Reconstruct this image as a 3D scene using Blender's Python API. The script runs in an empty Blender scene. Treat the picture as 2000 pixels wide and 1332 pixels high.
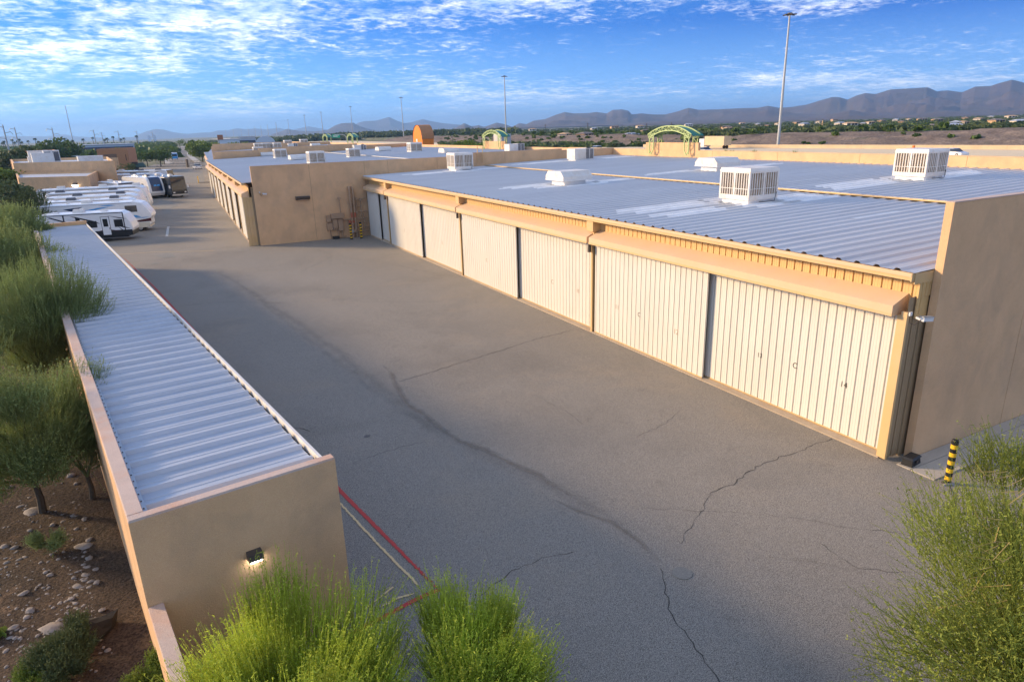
import bpy, math, random
import numpy as np
from mathutils import Vector, Matrix
R = math.radians
random.seed(7); rng = np.random.default_rng(7)
scene = bpy.context.scene
COL = scene.collection

# ---------------------------------------------------------------- camera
F, PIT, ROLL, HEAD, H = 1298.5, R(17.75), R(-1.668), R(27.17), 9.6      # focal length in px of a 2000 px wide frame
_h = Vector((math.sin(HEAD), math.cos(HEAD), 0)); _r0 = Vector((math.cos(HEAD), -math.sin(HEAD), 0))
FWD = _h*math.cos(PIT) + Vector((0, 0, -math.sin(PIT))); _u0 = _h*math.sin(PIT) + Vector((0, 0, math.cos(PIT)))
RT = _r0*math.cos(ROLL) + _u0*math.sin(ROLL); UP = -_r0*math.sin(ROLL) + _u0*math.cos(ROLL)
CAM = Vector((0, 0, H))
cd = bpy.data.cameras.new('camera'); cam = bpy.data.objects.new('camera', cd); COL.objects.link(cam)
m = Matrix((RT, UP, -FWD)).transposed().to_4x4(); m.translation = CAM; cam.matrix_world = m
cd.sensor_width = 36; cd.lens = 36*F/2000; cd.clip_start = .1; cd.clip_end = 60000
scene.camera = cam

# ---------------------------------------------------------------- sky, sun, exposure
SUN_AZ = math.atan2(-.75, .66)      # direction towards the sun, measured from +Y towards +X
SUN_EL = R(17)
sd = Vector((math.sin(SUN_AZ)*math.cos(SUN_EL), math.cos(SUN_AZ)*math.cos(SUN_EL), math.sin(SUN_EL)))
w = bpy.data.worlds.new('World'); scene.world = w; w.use_nodes = True
nt = w.node_tree; nt.nodes.clear(); SKY_K = 2.25
def N(t, tree=None, **k):
    n = (tree or nt).nodes.new(t)
    for a, b in k.items(): setattr(n, a, b)
    return n
L = lambda a, b, tree=None: (tree or nt).links.new(a, b)
def math_(tree, op, a, b=None, c=None):
    n = tree.nodes.new('ShaderNodeMath'); n.operation = op
    for i, v in enumerate((a, b, c)):
        if v is None: continue
        if isinstance(v, (int, float)): n.inputs[i].default_value = v
        else: tree.links.new(v, n.inputs[i])
    return n.outputs[0]
def ramp(tree, fac, stops):
    n = tree.nodes.new('ShaderNodeValToRGB'); e = n.color_ramp.elements
    while len(e) < len(stops): e.new(.5)
    for i, (p, c) in enumerate(stops):
        e[i].position = p; e[i].color = (*c, 1) if len(c) == 3 else c
    if fac is not None: tree.links.new(fac, n.inputs[0])
    return n.outputs[0]
def mixc(tree, f, a, b, mode='MIX'):
    n = tree.nodes.new('ShaderNodeMix'); n.data_type = 'RGBA'; n.blend_type = mode
    if isinstance(f, (int, float)): n.inputs[0].default_value = f
    else: tree.links.new(f, n.inputs[0])
    for i, v in ((6, a), (7, b)):
        if isinstance(v, tuple): n.inputs[i].default_value = (*v[:3], 1)
        else: tree.links.new(v, n.inputs[i])
    return n.outputs[2]
def noise(tree, vec, scale, detail=4, rough=.5, dist=0.):
    n = tree.nodes.new('ShaderNodeTexNoise'); n.inputs['Scale'].default_value = scale
    n.inputs['Detail'].default_value = detail; n.inputs['Roughness'].default_value = rough; n.inputs['Distortion'].default_value = dist
    if vec is not None: tree.links.new(vec, n.inputs['Vector'])
    return n.outputs['Fac']
sky = N('ShaderNodeTexSky', sky_type='NISHITA', sun_disc=False, sun_elevation=SUN_EL, sun_rotation=SUN_AZ, air_density=1.2, dust_density=.6, ozone_density=3.)
tc = N('ShaderNodeTexCoord'); sep = N('ShaderNodeSeparateXYZ'); L(tc.outputs['Generated'], sep.inputs[0])
zz = math_(nt, 'MAXIMUM', math_(nt, 'ADD', sep.outputs[2], .085), .03)
cmb = N('ShaderNodeCombineXYZ')
L(math_(nt, 'DIVIDE', sep.outputs[0], zz), cmb.inputs[0]); L(math_(nt, 'DIVIDE', sep.outputs[1], zz), cmb.inputs[1])
P = cmb.outputs[0]
big = noise(nt, P, .33, 3, .55)
# deeper blue away from the sun, paler and hazier low down
dsun = math_(nt, 'ADD', math_(nt, 'MULTIPLY', sep.outputs[0], .93), math_(nt, 'MULTIPLY', sep.outputs[1], -.37))
opp = N('ShaderNodeMapRange'); L(dsun, opp.inputs[0]); opp.inputs[1].default_value = -.45; opp.inputs[2].default_value = .75
fine = noise(nt, P, 12.5, 7, .7, .3)
fine2 = noise(nt, P, 3.6, 6, .6, .5)
dens = math_(nt, 'ADD', math_(nt, 'MULTIPLY', fine, .66), math_(nt, 'MULTIPLY', fine2, .46))
dens = math_(nt, 'ADD', dens, math_(nt, 'MULTIPLY', math_(nt, 'SUBTRACT', big, .5), .9))
dens = math_(nt, 'SUBTRACT', dens, math_(nt, 'MULTIPLY', opp.outputs[0], .07))
up_ = N('ShaderNodeMapRange'); L(sep.outputs[2], up_.inputs[0]); up_.inputs[1].default_value = .12; up_.inputs[2].default_value = .5; up_.inputs[4].default_value = .10  # extra cloud added overhead, mostly above the view, to make shade more neutral
dens = math_(nt, 'ADD', dens, up_.outputs[0])
cl = N('ShaderNodeMapRange', interpolation_type='SMOOTHSTEP'); L(dens, cl.inputs[0]); cl.inputs[1].default_value = .465; cl.inputs[2].default_value = .77
off = N('ShaderNodeVectorMath', operation='ADD'); L(P, off.inputs[0]); off.inputs[1].default_value = (.05, -.10, 0)
shade = noise(nt, off.outputs[0], 2.6, 5, .6, .3)
shn = N('ShaderNodeMapRange'); L(shade, shn.inputs[0]); shn.inputs[1].default_value = .3; shn.inputs[2].default_value = .62
sepz = N('ShaderNodeMapRange'); L(sep.outputs[2], sepz.inputs[0]); sepz.inputs[1].default_value = .0; sepz.inputs[2].default_value = .13
lum0 = N('ShaderNodeRGBToBW'); L(sky.outputs[0], lum0.inputs[0])
lum = math_(nt, 'MULTIPLY', math_(nt, 'POWER', math_(nt, 'MAXIMUM', lum0.outputs[0], .01), .35), SKY_K)      # even out the glare round the low sun
SKY_TINT = mixc(nt, sepz.outputs[0], (.20, .45, .78), mixc(nt, opp.outputs[0], (.02, .19, .60), (.003, .085, .40)))
def sc(col, f):
    n = N('ShaderNodeVectorMath', operation='SCALE'); L(col, n.inputs[0]); L(f, n.inputs['Scale']); return n.outputs[0]
blue = mixc(nt, .02, sc(SKY_TINT, lum), sky.outputs[0])
cloudc = mixc(nt, shn.outputs[0], (.16, .36, .70), (1.02, 1.0, .98))
hz = N('ShaderNodeMapRange'); L(sep.outputs[2], hz.inputs[0]); hz.inputs[1].default_value = .0; hz.inputs[2].default_value = .055
cf = math_(nt, 'MULTIPLY', cl.outputs[0], math_(nt, 'MULTIPLY', hz.outputs[0], .93))
skyc = mixc(nt, cf, blue, sc(cloudc, lum))
bg = N('ShaderNodeBackground'); bg.inputs[1].default_value = .15; L(skyc, bg.inputs[0])
wo = N('ShaderNodeOutputWorld'); L(bg.outputs[0], wo.inputs[0])

sl = bpy.data.lights.new('sun', 'SUN'); sl.energy = 2.0; sl.angle = R(8); sl.color = (1, .72, .42)
so = bpy.data.objects.new('sun', sl); COL.objects.link(so); so.rotation_euler = sd.to_track_quat('Z', 'Y').to_euler()
scene.view_settings.view_transform = 'Standard'; scene.view_settings.look = 'None'
scene.view_settings.exposure = 1.78; scene.view_settings.gamma = 1; scene.view_settings.use_curve_mapping = False
scene.render.engine = 'CYCLES'

# ---------------------------------------------------------------- picture-to-place helpers (survey of the photograph)
def ray(x, y): return RT*((x-1000)/F) - UP*((y-666)/F) + FWD
def G(x, y, z=0.): d = ray(x, y); return CAM + d*((z-H)/d.z)
def onX(x, y, X): d = ray(x, y); return CAM + d*(X/d.x)
def onY(x, y, Y): d = ray(x, y); return CAM + d*(Y/d.y)
def AT(x, y, dist): d = ray(x, y); return CAM + d*(dist/math.hypot(d.x, d.y))
def px_per_m(p): return F/((Vector(p)-CAM).dot(FWD))

# ---------------------------------------------------------------- object helpers
def tag(o, label=None, cat=None, group=None, kind=None):
    for k, v in (('label', label), ('category', cat), ('group', group), ('kind', kind)):
        if v: o[k] = v
    return o
def empty(name, loc=(0, 0, 0), rz=0., label=None, cat=None, group=None):
    o = bpy.data.objects.new(name, None); COL.objects.link(o); o.location = loc; o.rotation_euler = (0, 0, rz)
    o.empty_display_size = .2
    return tag(o, label, cat, group)
def link(name, me, parent=None, loc=(0, 0, 0), rz=0.):
    o = bpy.data.objects.new(name, me); COL.objects.link(o); o.location = loc; o.rotation_euler = (0, 0, rz)
    if parent: o.parent = parent
    return o
def copy_tree(o, parent=None):
    c = o.copy(); COL.objects.link(c)
    if parent: c.parent = parent
    for ch in list(o.children): copy_tree(ch, c)
    return c
class MB:
    def __init__(s): s.v = []; s.f = []
    def add(s, vs, fs):
        n = len(s.v); s.v += [tuple(v) for v in vs]; s.f += [tuple(i+n for i in f) for f in fs]; return s
    def box(s, x0, x1, y0, y1, z0, z1):
        v = [(x, y, z) for z in (z0, z1) for y in (y0, y1) for x in (x0, x1)]
        return s.add(v, [(0, 2, 3, 1), (4, 5, 7, 6), (0, 1, 5, 4), (2, 6, 7, 3), (0, 4, 6, 2), (1, 3, 7, 5)])
    def frustum(s, x0, x1, y0, y1, z0, z1, i):   # top inset by i
        v = [(x0, y0, z0), (x1, y0, z0), (x1, y1, z0), (x0, y1, z0), (x0+i, y0+i, z1), (x1-i, y0+i, z1), (x1-i, y1-i, z1), (x0+i, y1-i, z1)]
        return s.add(v, [(3, 2, 1, 0), (4, 5, 6, 7), (0, 1, 5, 4), (1, 2, 6, 5), (2, 3, 7, 6), (3, 0, 4, 7)])
    def bar(s, p, q, wx, wz=None, up=(0, 0, 1)):
        wz = wz or wx; p = Vector(p); q = Vector(q); d = (q-p).normalized(); u = Vector(up)
        if abs(d.dot(u)) > .95: u = Vector((0, 1, 0))
        a = d.cross(u).normalized()*wx/2; b = a.cross(d).normalized()*wz/2
        v = [p-a-b, p+a-b, p+a+b, p-a+b, q-a-b, q+a-b, q+a+b, q-a+b]
        return s.add(v, [(0, 1, 2, 3)[::-1], (4, 5, 6, 7), (0, 4, 5, 1)[::-1], (1, 5, 6, 2)[::-1], (2, 6, 7, 3)[::-1], (3, 7, 4, 0)[::-1]])
    def tube(s, pts, rad, n=8, cap=True):
        pts = [Vector(p) for p in pts]; rr = rad if isinstance(rad, (list, tuple)) else [rad]*len(pts)
        base = len(s.v); prev = None
        for i, p in enumerate(pts):
            d = (pts[min(i+1, len(pts)-1)]-pts[max(i-1, 0)]).normalized()
            if prev is None: prev = d.orthogonal().normalized()
            a = (prev - d*prev.dot(d)).normalized(); prev = a; b = d.cross(a)
            for k in range(n):
                t = 2*math.pi*k/n; s.v.append(tuple(p+(a*math.cos(t)+b*math.sin(t))*rr[i]))
        for i in range(len(pts)-1):
            for k in range(n):
                k2 = (k+1) % n; s.f.append((base+i*n+k, base+i*n+k2, base+(i+1)*n+k2, base+(i+1)*n+k))
        if cap: s.f.append(tuple(base+k for k in range(n))[::-1]); s.f.append(tuple(base+(len(pts)-1)*n+k for k in range(n)))
        return s
    def extr(s, poly, fn, a, b):     # poly of 2-D points, fn(u, v, t) -> 3-D, from t=a to t=b
        n = len(poly); v = [fn(x, y, a) for x, y in poly]+[fn(x, y, b) for x, y in poly]
        return s.add(v, [tuple(range(n))[::-1], tuple(range(n, 2*n))]+[(i, (i+1) % n, n+(i+1) % n, n+i) for i in range(n)])
    def sheet(s, prof, fn, a, b):    # open profile swept a..b
        n = len(prof); v = [fn(x, y, a) for x, y in prof]+[fn(x, y, b) for x, y in prof]
        return s.add(v, [(i, i+1, n+i+1, n+i) for i in range(n-1)])
    def shear(s, k): s.v = [(x+k*y, y, z) for x, y, z in s.v]; return s
    def mesh(s, name, mat=None, smooth=False):
        me = bpy.data.meshes.new(name); me.from_pydata(s.v, [], s.f); me.update()
        if mat: me.materials.append(mat)
        if smooth: me.shade_smooth()
        return me
    def build(s, name, mat, parent=None, loc=(0, 0, 0), rz=0., smooth=False):
        return link(name, s.mesh(name, mat, smooth), parent, loc, rz)
def np_mesh(name, V, Fc, k, mat):    # fast mesh of k-gons
    me = bpy.data.meshes.new(name); nf = len(Fc)
    me.vertices.add(len(V)); me.vertices.foreach_set('co', np.asarray(V, np.float32).ravel())
    me.loops.add(nf*k); me.loops.foreach_set('vertex_index', np.asarray(Fc, np.int32).ravel())
    me.polygons.add(nf); me.polygons.foreach_set('loop_start', np.arange(nf, dtype=np.int32)*k)
    me.update(calc_edges=True); me.validate()
    me.materials.append(mat); return me

# ---------------------------------------------------------------- materials
def mat(name, col, rough=.7, metal=0., var=.12, vscale=3., bump=0., bscale=60., spec=.4, stain=None, stain_s=.5, emit=0., fine=0., fscale=300., transl=0., stretch=None):
    mt = bpy.data.materials.new(name); mt.use_nodes = True; t = mt.node_tree; b = t.nodes['Principled BSDF']
    b.inputs['Roughness'].default_value = rough; b.inputs['Metallic'].default_value = metal; b.inputs['Specular IOR Level'].default_value = spec
    geo = t.nodes.new('ShaderNodeNewGeometry'); vec = geo.outputs['Position']
    if stretch:
        mp = t.nodes.new('ShaderNodeVectorMath'); mp.operation = 'MULTIPLY'; t.links.new(vec, mp.inputs[0]); mp.inputs[1].default_value = stretch; svec = mp.outputs[0]
    else: svec = vec
    n1 = noise(t, svec, vscale, 5, .6)
    c = ramp(t, n1, [(.25, tuple(x*(1-var) for x in col)), (.75, tuple(min(1, x*(1+var)) for x in col))])
    if stain:
        s_ = ramp(t, noise(t, svec, stain_s, 6, .62, .4), [(.48, (0, 0, 0)), (.68, (1, 1, 1))])
        c = mixc(t, s_, c, mixc(t, .6, c, stain))
    if fine:
        n2 = noise(t, vec, fscale, 2, .7)
        c = mixc(t, fine, c, ramp(t, n2, [(.3, (.12, .12, .12)), (.5, (.5, .5, .5)), (.72, (1, 1, 1))]), 'OVERLAY')
    t.links.new(c, b.inputs['Base Color'])
    if bump:
        bp = t.nodes.new('ShaderNodeBump'); bp.inputs['Strength'].default_value = bump; bp.inputs['Distance'].default_value = .02
        t.links.new(noise(t, vec, bscale, 4, .6), bp.inputs['Height']); t.links.new(bp.outputs[0], b.inputs['Normal'])
    if emit:
        b.inputs['Emission Color'].default_value = (*col, 1); b.inputs['Emission Strength'].default_value = emit
    if transl:
        tr = t.nodes.new('ShaderNodeBsdfTranslucent'); t.links.new(c, tr.inputs[0])
        mx = t.nodes.new('ShaderNodeMixShader'); mx.inputs[0].default_value = transl
        t.links.new(b.outputs[0], mx.inputs[1]); t.links.new(tr.outputs[0], mx.inputs[2]); t.links.new(mx.outputs[0], t.nodes['Material Output'].inputs[0])
    return mt
M = dict(
 stucco=mat('stucco', (.68, .43, .235), .92, var=.10, vscale=1.1, bump=.5, bscale=45, stain=(.50, .33, .20), stain_s=.7, fine=.3, fscale=110, stretch=(1, 1, .8)),
 stucco_cap=mat('weathered_cap', (.56, .43, .36), .9, var=.1, vscale=2, bump=.5, bscale=50, stain=(.62, .33, .20), stain_s=1.1, fine=.2, fscale=90),
 stucco_red=mat('terracotta_stucco', (.42, .21, .10), .92, var=.06, bump=.4),
 stucco_orange=mat('orange_stucco', (.80, .24, .04), .9, var=.08, vscale=1.5, bump=.3),
 joint=mat('joint', (.20, .13, .085), .95, var=.05),
 door=mat('door_paint', (.70, .665, .585), .5, var=.02, vscale=1.2, stain=(.64, .60, .52), stain_s=.8, stretch=(1, 1, .3)),
 trim=mat('trim_paint', (.64, .43, .20), .5, var=.05, vscale=1.5, stain=(.62, .44, .26), stain_s=.8),
 awn=mat('awning_paint', (.68, .48, .29), .5, var=.05, vscale=1., stain=(.66, .47, .33), stain_s=.7),
 ribwall=mat('ribbed_wall_paint', (.66, .44, .19), .55, var=.04),
 brown=mat('brown_rib_paint', (.36, .26, .15), .6, var=.06),
 roof=mat('galvanised_roof', (.56, .575, .59), .5, .15, var=.08, vscale=.25, spec=.5, stain=(.47, .48, .50), stain_s=.5, stretch=(.25, 1.6, 1)),
 roof_b=mat('galvanised_roof_far', (.50, .52, .55), .5, .15, var=.08, vscale=.12, stretch=(.3, 1, 1)),
 deck=mat('galvanised_deck', (.47, .50, .55), .5, .2, var=.07, vscale=1.2, spec=.5, stain=(.42, .45, .50), stain_s=.9, stretch=(.4, 2, 1)),
 coating=mat('white_roof_coating', (.84, .84, .83), .6, var=.05, stain=(.6, .6, .6), stain_s=1.),
 skylight=mat('skylight_panel', (.62, .66, .68), .3, var=.05),
 asphalt=None, concrete=mat('concrete', (.42, .37, .31), .9, var=.07, vscale=1.2, bump=.3, bscale=60, stain=(.33, .29, .24), stain_s=.6, fine=.3, fscale=150),
 sill=mat('concrete_sill', (.42, .34, .25), .9, var=.1, stain=(.34, .24, .15), stain_s=1.2),
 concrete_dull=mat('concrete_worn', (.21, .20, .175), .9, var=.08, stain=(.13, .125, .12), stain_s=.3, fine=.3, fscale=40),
 red=mat('red_paint', (.34, .045, .04), .8, var=.2, vscale=9, fine=.4, fscale=200),
 yellowline=None, whiteline=mat('white_line_paint', (.42, .42, .40), .8, var=.2, vscale=9, fine=.5, fscale=160),
 crack=mat('crack', (.06, .052, .045), .95, var=.2), black=mat('black', (.015, .015, .016), .5, var=.1), dark=mat('dark_bronze', (.07, .055, .045), .5),
 yellow=mat('safety_yellow', (.80, .48, .02), .5, var=.06), white=mat('white_enamel', (.74, .73, .71), .35, var=.04),
 cooler=mat('cooler_paint', (.70, .68, .64), .45, var=.05, stain=(.60, .52, .42), stain_s=1.4), pad=mat('cooler_pad', (.34, .26, .18), .95, var=.3, vscale=8),
 fin=mat('condenser_fin', (.12, .12, .13), .5, .3), galv=mat('galvanised', (.45, .46, .47), .45, .6, var=.08),
 pipe=mat('painted_pipe', (.40, .26, .16), .6, var=.1), piper=mat('primer_red', (.42, .12, .06), .7),
 glass=mat('tinted_glass', (.02, .025, .03), .08, var=.02, spec=.8), rv=mat('rv_gelcoat', (.78, .78, .77), .25, var=.02, spec=.5),
 rvcream=mat('rv_cream', (.66, .60, .48), .3, var=.03), navy=mat('navy_paint', (.012, .035, .09), .2, spec=.6), rblue=mat('sky_blue_vinyl', (.05, .30, .62), .3),
 charcoal=mat('charcoal_paint', (.025, .027, .03), .25, spec=.6), maroon=mat('maroon_vinyl', (.09, .02, .02), .4), rubber=mat('rubber', (.02, .02, .02), .85), rim=mat('rim', (.5, .5, .5), .3, .7),
 bluegreen=mat('green_roof_metal', (.03, .20, .15), .45, var=.04), truss=mat('pale_green_truss', (.42, .52, .22), .5, var=.05),
 mast=mat('mast_steel', (.42, .44, .45), .5, .3), sign_green=mat('sign_green', (.0, .32, .17), .5),
 bark=mat('bark', (.10, .075, .05), .9, var=.3, vscale=14, bump=.6, bscale=40), barkg=mat('green_bark', (.16, .17, .06), .85, var=.25, vscale=10),
 pv_a=mat('palo_verde_bright', (.46, .54, .07), .6, var=.5, vscale=1.4, spec=.25, transl=.45), pv_b=mat('palo_verde_dull', (.27, .33, .12), .65, var=.35, vscale=1.1, spec=.2, transl=.3),
 pv_c=mat('palo_verde_olive', (.27, .31, .06), .65, var=.4, vscale=1., spec=.2, transl=.3),
 leaf=mat('leaf_green', (.085, .135, .028), .65, var=.35, vscale=.6, spec=.2, transl=.25), leafd=mat('leaf_dark', (.09, .12, .05), .7, var=.3, vscale=.5, spec=.2, transl=.2), leaf_l=mat('leaf_light', (.16, .22, .04), .65, var=.3, vscale=.6, spec=.2, transl=.25),
 soil=None, rock=mat('pale_rock', (.25, .22, .20), .9, var=.25, vscale=6, bump=.6, bscale=20), rockd=mat('black_rock', (.02, .019, .018), .8, var=.3, vscale=6, bump=.6, bscale=15),
 desert=None, cut=None, mount=None, carpaint=mat('white_car_paint', (.75, .76, .78), .15, spec=.6), barrier=mat('concrete_barrier', (.62, .47, .30), .9, var=.07, vscale=.4, stain=(.5, .38, .25), stain_s=.3),
 housew=mat('pale_house_wall', (.62, .55, .46), .9, var=.1, vscale=.05), houset=mat('tan_house_wall', (.55, .36, .20), .9, var=.1), rooft=mat('house_roof', (.24, .19, .17), .9), warehouse=mat('warehouse_wall', (.52, .60, .70), .6, var=.03), whroof=mat('warehouse_roof', (.50, .52, .56), .5), steelblue=mat('dark_band', (.05, .06, .10), .6),
 canopy=mat('canopy_green', (.02, .06, .045), .6), rust=mat('rusty_billboard', (.38, .16, .08), .8), curb=mat('kerb_concrete', (.45, .42, .37), .9, var=.08), lamp=mat('lamp_lens', (1., .97, .85), .4, emit=6.), headlight=mat('headlamp_lens', (.7, .7, .68), .2), orangep=mat('orange_plastic', (.8, .2, .02), .5))

def ground_mat(name, cols, scales, bump=0., bsc=8., fine=.3, fsc=120, rough=.95):
    mt = bpy.data.materials.new(name); mt.use_nodes = True; t = mt.node_tree; b = t.nodes['Principled BSDF']; b.inputs['Roughness'].default_value = rough; b.inputs['Specular IOR Level'].default_value = .25
    vec = t.nodes.new('ShaderNodeNewGeometry').outputs['Position']
    c = ramp(t, noise(t, vec, scales[0], 7, .6, .2), [(.3, cols[0]), (.7, cols[1])])
    for col, sc, lo, hi, am in cols[2:]:
        f = ramp(t, noise(t, vec, sc, 6, .62, .3), [(lo, (0, 0, 0)), (hi, (1, 1, 1))]); c = mixc(t, math_(t, 'MULTIPLY', f, am), c, col)
    if fine:
        c = mixc(t, fine, c, ramp(t, noise(t, vec, fsc, 2, .75), [(.28, (.05, .05, .05)), (.5, (.5, .5, .5)), (.75, (1, 1, 1))]), 'OVERLAY')
    t.links.new(c, b.inputs['Base Color'])
    if bump:
        bp = t.nodes.new('ShaderNodeBump'); bp.inputs['Strength'].default_value = bump; bp.inputs['Distance'].default_value = .05
        t.links.new(noise(t, vec, bsc, 6, .65), bp.inputs['Height']); t.links.new(bp.outputs[0], b.inputs['Normal'])
    return mt
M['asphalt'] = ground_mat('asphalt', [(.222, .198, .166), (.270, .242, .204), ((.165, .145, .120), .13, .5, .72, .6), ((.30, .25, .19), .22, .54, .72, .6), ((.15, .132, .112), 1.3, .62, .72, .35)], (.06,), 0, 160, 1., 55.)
M['soil'] = ground_mat('desert_soil', [(.040, .029, .021), (.095, .064, .042), ((.055, .038, .027), .6, .5, .68, .8), ((.24, .15, .09), 1.7, .58, .75, .6)], (.5,), 1., 9, .9, 18)
M['desert'] = ground_mat('desert_plain', [(.20, .17, .11), (.27, .225, .15), ((.13, .14, .07), .035, .36, .54, .9), ((.34, .27, .19), .012, .55, .7, .7), ((.07, .085, .035), .12, .52, .62, .7)], (.01,), 0, 1, .3, .5)
M['cut'] = ground_mat('cut_slope_rock', [(.13, .10, .08), (.27, .205, .155), ((.12, .09, .075), .25, .5, .7, .8), ((.11, .12, .06), .12, .6, .7, .6)], (.15,), 1., .6, .5, 1.6)
M['mount'] = ground_mat('mountain_rock', [(.085, .065, .06), (.16, .115, .09), ((.05, .055, .045), .004, .45, .65, .6)], (.004,), .9, .02, .0, 1)
def alpha_mat(name, col, lo, hi, sc, mx_=1.):
    mt = bpy.data.materials.new(name); mt.use_nodes = True; t = mt.node_tree; b = t.nodes['Principled BSDF']; b.inputs['Roughness'].default_value = .9
    vec = t.nodes.new('ShaderNodeNewGeometry').outputs['Position']; b.inputs['Base Color'].default_value = (*col, 1)
    uv = t.nodes.new('ShaderNodeAttribute'); uv.attribute_name = 'edge'
    f = math_(t, 'ADD', noise(t, vec, sc, 5, .7), math_(t, 'SUBTRACT', uv.outputs['Fac'], .5))
    mr = t.nodes.new('ShaderNodeMapRange'); t.links.new(f, mr.inputs[0]); mr.inputs[1].default_value = lo; mr.inputs[2].default_value = hi; mr.inputs[4].default_value = mx_
    t.links.new(mr.outputs[0], b.inputs['Alpha']); return mt
M['road'] = mat('freeway_concrete', (.72, .58, .38), .9, var=.06, vscale=.1)
M['oil'] = mat('oil_stain', (.11, .098, .085), .6, var=.3, vscale=8)
M['twig'] = mat('yellow_twig', (.42, .30, .10), .8, var=.2)
M['yellowline'] = alpha_mat('worn_yellow_line', (.68, .50, .26), .5, .56, 11)
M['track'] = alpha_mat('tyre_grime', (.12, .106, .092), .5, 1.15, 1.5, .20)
M['dust'] = alpha_mat('dust_streak', (.22, .19, .155), .45, 1.0, 1.0, .6)
M['redline'] = alpha_mat('worn_red_line', (.50, .06, .05), .12, .22, 11)
HAZE = 1.3e-4
# ================================================================ SETTING
def poly_sheet(name, pts, z, mt, kind='structure', parent=None):
    me = bpy.data.meshes.new(name); me.from_pydata([(p[0], p[1], z) for p in pts], [], [tuple(range(len(pts)))]); me.update()
    if me.polygons[0].normal.z < 0: me.flip_normals()
    me.materials.append(mt); o = link(name, me, parent)
    return tag(o, kind=kind) if kind else o
WL = lambda y: -1.86 - .1495*(y-11.2)            # line of the outer face of the west boundary wall
# desert plain to the horizon, with a dip at the lot and the freeway cut
def grid(name, xs, ys, fn, mt, kind='structure', smooth=True):
    V = [(x, y, fn(x, y)) for y in ys for x in xs]; n = len(xs)
    Fc = [(j*n+i, j*n+i+1, (j+1)*n+i+1, (j+1)*n+i) for j in range(len(ys)-1) for i in range(n-1)]
    o = link(name, np_mesh(name, V, Fc, 4, mt)); 
    if smooth: o.data.shade_smooth()
    return tag(o, kind=kind)
from mathutils import noise as mn
def nz(x, y, s, o=3): return mn.fractal(Vector((x*s, y*s, 3.1)), .9, 2.1, o)
def fw_x(y): return 158 - .16*(y-90) if y < 180 else 143.6+.04*(y-180)     # far edge of the freeway
def plain(x, y):
    d = x-fw_x(min(max(y, -400), 2500))
    if x < 60: return -.12
    base = -.05 if d < -75 else 2.4
    if -75 <= d < -62: base = -.05+2.45*(d+75)/13
    if d > 3: base = 2.2
    if d > 26: base = 4.0 + .0008*max(0, min(d-60, 3000)) + nz(x, y, .01)*.4
    return base
ax = np.concatenate([[-14000, -5000, -2000, -900, -400, -150, -60], np.linspace(-30, 340, 120), [380, 450, 560, 700, 900, 1200, 1700, 2500, 4000, 7000, 14000]])
ay = np.concatenate([[-6000, -1500, -400, -120], np.linspace(-60, 700, 70), [800, 950, 1150, 1400, 1800, 2500, 4000, 7000, 14000]])
ground = grid('desert_ground', ax, ay, plain, M['desert'])
# rough west verge of bare soil
def verge(x, y):
    e = (WL(y)-x)
    return max(0, min(1, e/3))*(abs(nz(x, y, .25))*.35 + .02) + .03*nz(x, y, 2.) + .015
vx = np.linspace(-1, -46, 130); vy = np.concatenate([np.linspace(2, 40, 150), np.linspace(41, 240, 120)])
V = [(WL(y)+.75+x+1.0, y, verge(WL(y)+.7+x+1., y)) for y in vy for x in vx]; n = len(vx)
Fc = [(j*n+i+1, j*n+i, (j+1)*n+i, (j+1)*n+i+1) for j in range(len(vy)-1) for i in range(n-1)]
o = tag(link('soil_verge', np_mesh('soil_verge', V, Fc, 4, M['soil'])), kind='structure'); o.data.shade_smooth()
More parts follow.
